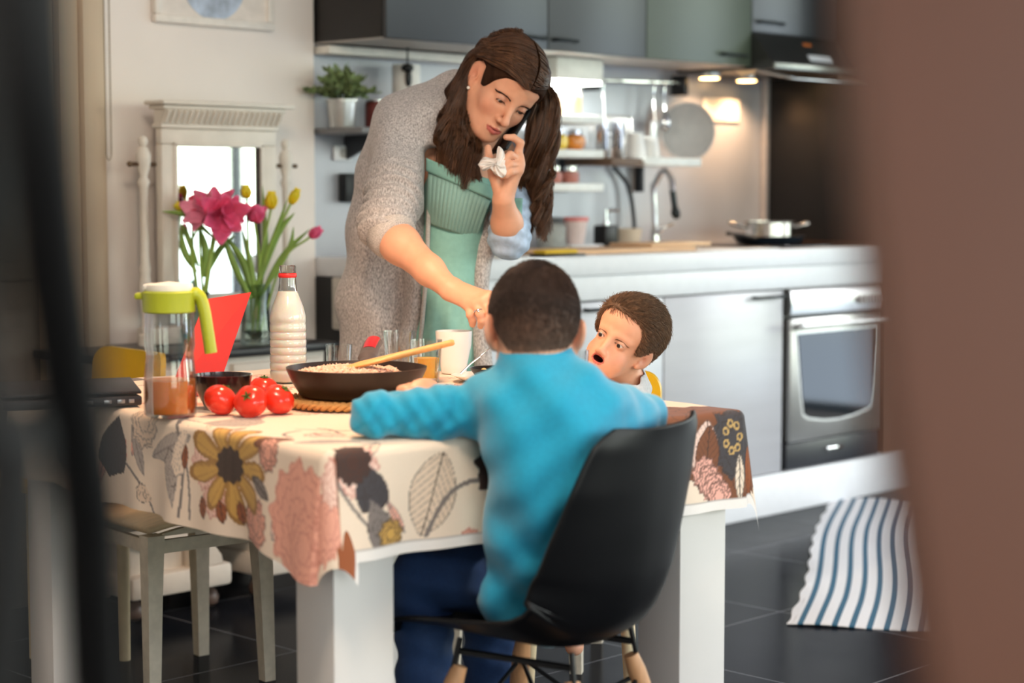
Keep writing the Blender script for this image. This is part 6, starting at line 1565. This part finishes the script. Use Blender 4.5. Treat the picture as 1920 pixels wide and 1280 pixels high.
# ------------------------------------------------------------------ TODDLER
RtM = Matrix(((.760,.433,.484),(-.426,.895,-.132),(-.491,-.106,.865)))
HT = Frame(P(1166,643,3.76), CB@RtM, .72)
to = thing('person', RT*.12+FH*3.78, 'toddler with short brown hair talking at the table, in a pale grey shirt', 'person')
S = SDF(); head_sdf(S, HT, .0088, lid=.0036, lidz=-.0008, child=True, earout=1.7, cran=1.)
nT = P(1172,722,3.84)
S.cap(HT(0,.020,-.05), nT, .036, .035, k=.02)
hT = RT*.122+FH*4.0; hT.z = .548
S.chain([nT, P(1148,785,3.91), hT], [.034,.058,.058], k=.03)
tsL, teL, twL = P(1184,766,3.88), RT*.245+FH*4.0+ZU*.66, RT*.20+FH*3.89+ZU*.60
tsR, teR, twR = P(1100,728,3.90), RT*.04+FH*4.06+ZU*.66, RT*.09+FH*3.95+ZU*.60
S.cap(nT, tsL, .035, .028, k=.03); S.cap(nT, tsR, .035, .028, k=.03)
S.chain([tsL,teL,twL], [.028,.024,.019], k=.015); S.chain([tsR,teR,twR], [.028,.024,.019], k=.015)
for q in (-1,1):
    kk = hT+(RT*-.34+FH*-.94)*.19+RT*(.07*q)+ZU*-.03; S.chain([hT+RT*(.05*q)-ZU*.02, kk, Vector((kk.x,kk.y,.24))], [.05,.038,.026], k=.02)
    S.cap(Vector((kk.x,kk.y,.225)), Vector((kk.x,kk.y,.215))-FH*.07, .024, .019, k=.02)
for w_, sg in ((twL,-1),(twR,1)):
    d = (RT*-.5+FH*-.3+ZU*.1).normalized() if sg < 0 else (RT*.2+ZU*.8-FH*.3).normalized(); sd_ = d.cross(FH).normalized()
    kn = [w_+d*.034+sd_*(.018-.012*i) for i in range(4)]
    fg = [[k_+d*.014-FH*.006, k_+d*.022-FH*.016, k_+d*.018-FH*.024] for k_ in kn]
    hand(S, w_, kn, fg, [w_+d*.02+sd_*.022-FH*.012, w_+d*.034+sd_*.022-FH*.022], FH, r=.0065, rw=.018)
Vt, Ft = S.mesh(.0022); Vt = relax(Vt, Ft, 1, .4); npmesh('body', Vt, Ft, m_skin, to, True, head_tint(HT, Vt, .0088, True))
eyes(to, HT, (-.14,-.95,-.22), (52,34,26)); brows(to, HT, (128,92,70), .75, True, 6, .8, -.0115, .5, S=S, lid=.0036, lidz=-.0008)
S = SDF()
S.cap(P(1168,710,3.82), P(1167,722,3.83), .045, .054, k=.02); S.cap(P(1166,738,3.835), tsL, .048, .034, k=.03); S.cap(P(1165,735,3.815), tsR, .050, .036, k=.03)
S.chain([P(1148,785,3.91), hT], [.066,.068], k=.05); S.chain([tsL,teL], [.035,.030], k=.02); S.chain([tsR,teR,teR.lerp(twR,.75)], [.038,.031,.027], k=.02)
S.cap(P(1165,690,3.79), P(1170,716,3.815), .040, .042, op='-', k=.006)
S.post = lambda p, v: v+.0014*np.sin(p[...,2]*160+p[...,0]*90)
Vj, Fj = S.mesh(.003); npmesh('shirt', Vj, Fj, mat('pale_grey_shirt', (206,204,206), .85, var=.10, scale=140, bump=.1, bscale=400), to)
YT = [-.13,-.082,-.066,-.054,-.044,-.036,-.024,-.008,.004,.034,.044,.065,.095,.2]; ZT_ = [.084,.084,.074,.056,.026,.002,-.004,.016,.024,.026,-.010,-.034,-.052,-.056]
S = hair_cap(HT, .0055, YT, ZT_, 1.); Vx, Fx = S.mesh(.0024)
m_ht = mat('toddler_hair', (112,84,62), .5, var=.3, scale=110)
hr = npmesh('hair', Vx, Fx, mat('toddler_hair_under', (84,62,46), .6, var=.3, scale=110), to)
short_hair('hair_strands', hr, HT, Vx, Fx, m_ht, lambda l, g: np.stack([.55+l[:,0]*4, .9+0*l[:,0], -.15-2.*np.maximum(0,l[:,1])*5-.6*(l[:,2] < .03)],1), lambda l: .010+.018*np.clip((l[:,2])/.08,0,1), 17000, .00048, 4, None, None, .14, .09)
c = tp(1080,746)
tag(MB().lathe(c, [(.021,0),(.0225,.002),(.0255,.093),(.024,.093),(.0205,.007),(.0,.006)], 36).build('drinking_glass', m_glass, None, 50), 'clear glass standing between the two boys, right under the toddler\'s chin', 'glass')
# ================================================================== LIGHT AND CAMERA
W = bpy.data.worlds.new('overcast_sky'); SC.world = W; W.use_nodes = True
nt = W.node_tree; N = nt.nodes; L = nt.links; bg = N['Background']
tc = N.new('ShaderNodeTexCoord'); sp = N.new('ShaderNodeSeparateXYZ'); L.new(tc.outputs['Generated'], sp.inputs[0])
cr = N.new('ShaderNodeValToRGB'); cr.color_ramp.elements[0].position = .46; cr.color_ramp.elements[0].color = (.26,.31,.37,1)
cr.color_ramp.elements[1].position = .6; cr.color_ramp.elements[1].color = (.93,.96,1.,1)
e = cr.color_ramp.elements.new(.51); e.color = (.46,.54,.42,1); e = cr.color_ramp.elements.new(.56); e.color = (.70,.77,.66,1)
mr = N.new('ShaderNodeMapRange'); mr.inputs['From Min'].default_value = -1; mr.inputs['From Max'].default_value = 1
L.new(sp.outputs['Z'], mr.inputs['Value']); L.new(mr.outputs[0], cr.inputs[0]); L.new(cr.outputs[0], bg.inputs['Color']); bg.inputs['Strength'].default_value = SKY
def portal(name, c, rot, sx, sy):
    l = bpy.data.lights.new(name, 'AREA'); l.shape = 'RECTANGLE'; l.size = sx; l.size_y = sy; l.cycles.is_portal = True
    o = bpy.data.objects.new(name, l); COL.objects.link(o); o.location = c; o.rotation_euler = rot
for i, (a, b_, z0, z1) in enumerate(EO): portal('daylight_portal', (XE+.21,(a+b_)/2,(z0+z1)/2), (0,PI/2,0), z1-z0, b_-a)
for i, (a, b_, z0, z1) in enumerate(SO): portal('daylight_portal', ((a+b_)/2,YS-.21,(z0+z1)/2), (PI/2,0,0), b_-a, z1-z0)
def lamp(name, kind, c, power, rgb, size=.1, to=None, spot=None, blend=.6):
    l = bpy.data.lights.new(name, kind); l.energy = power; l.color = rgb
    if kind == 'AREA': l.size = size
    else: l.shadow_soft_size = size
    if kind == 'SPOT': l.spot_size = spot; l.spot_blend = blend
    o = bpy.data.objects.new(name, l); COL.objects.link(o); o.location = c
    if to is not None: o.rotation_euler = (Vector(to)-Vector(c)).to_track_quat('-Z','Y').to_euler()
    return o
for c, to, p, s, an in LAMPS: lamp('pendant_light', 'SPOT', c, p, (1.,.60,.34), s, to, math.radians(an), .75)
for c, p, s in FILL: lamp('warm_fill_light', 'POINT', c, p, (1.,.80,.62), s)  # added warm fill without a fitting, brightens walls and camera-facing sides
for c, p in SPOTS: lamp('spot_light', 'SPOT', c, p, (1.,.6,.32), .02, (c[0],c[1]+.03,0), math.radians(130), .8)
l = lamp('strip_light', 'AREA', STRIP[0], STRIP[1], (.92,1.,.96), .2, (STRIP[0][0],STRIP[0][1],0)); l.data.shape = 'RECTANGLE'; l.data.size = .22; l.data.size_y = .03
cd = bpy.data.cameras.new('camera'); co = bpy.data.objects.new('camera', cd); COL.objects.link(co)
M = Matrix((RT, UPV, -FW)).transposed().to_4x4(); M.translation = CAM; co.matrix_world = M
cd.sensor_width = 36; cd.lens = 36*F/1920; cd.clip_start = .05
cd.dof.use_dof = True; cd.dof.focus_distance = 3.85; cd.dof.aperture_fstop = cd.lens/1000/APER
SC.camera = co
SC.view_settings.view_transform = 'Standard'; SC.view_settings.look = 'None'; SC.view_settings.gamma = 1; SC.view_settings.use_curve_mapping = False
SC.view_settings.exposure = EXPO
try:
    SC.cycles.use_denoising = True; SC.cycles.max_bounces = 10; SC.cycles.transparent_max_bounces = 12; SC.cycles.sample_clamp_indirect = 6
    SC.cycles.caustics_reflective = False; SC.cycles.caustics_refractive = False
except Exception: pass
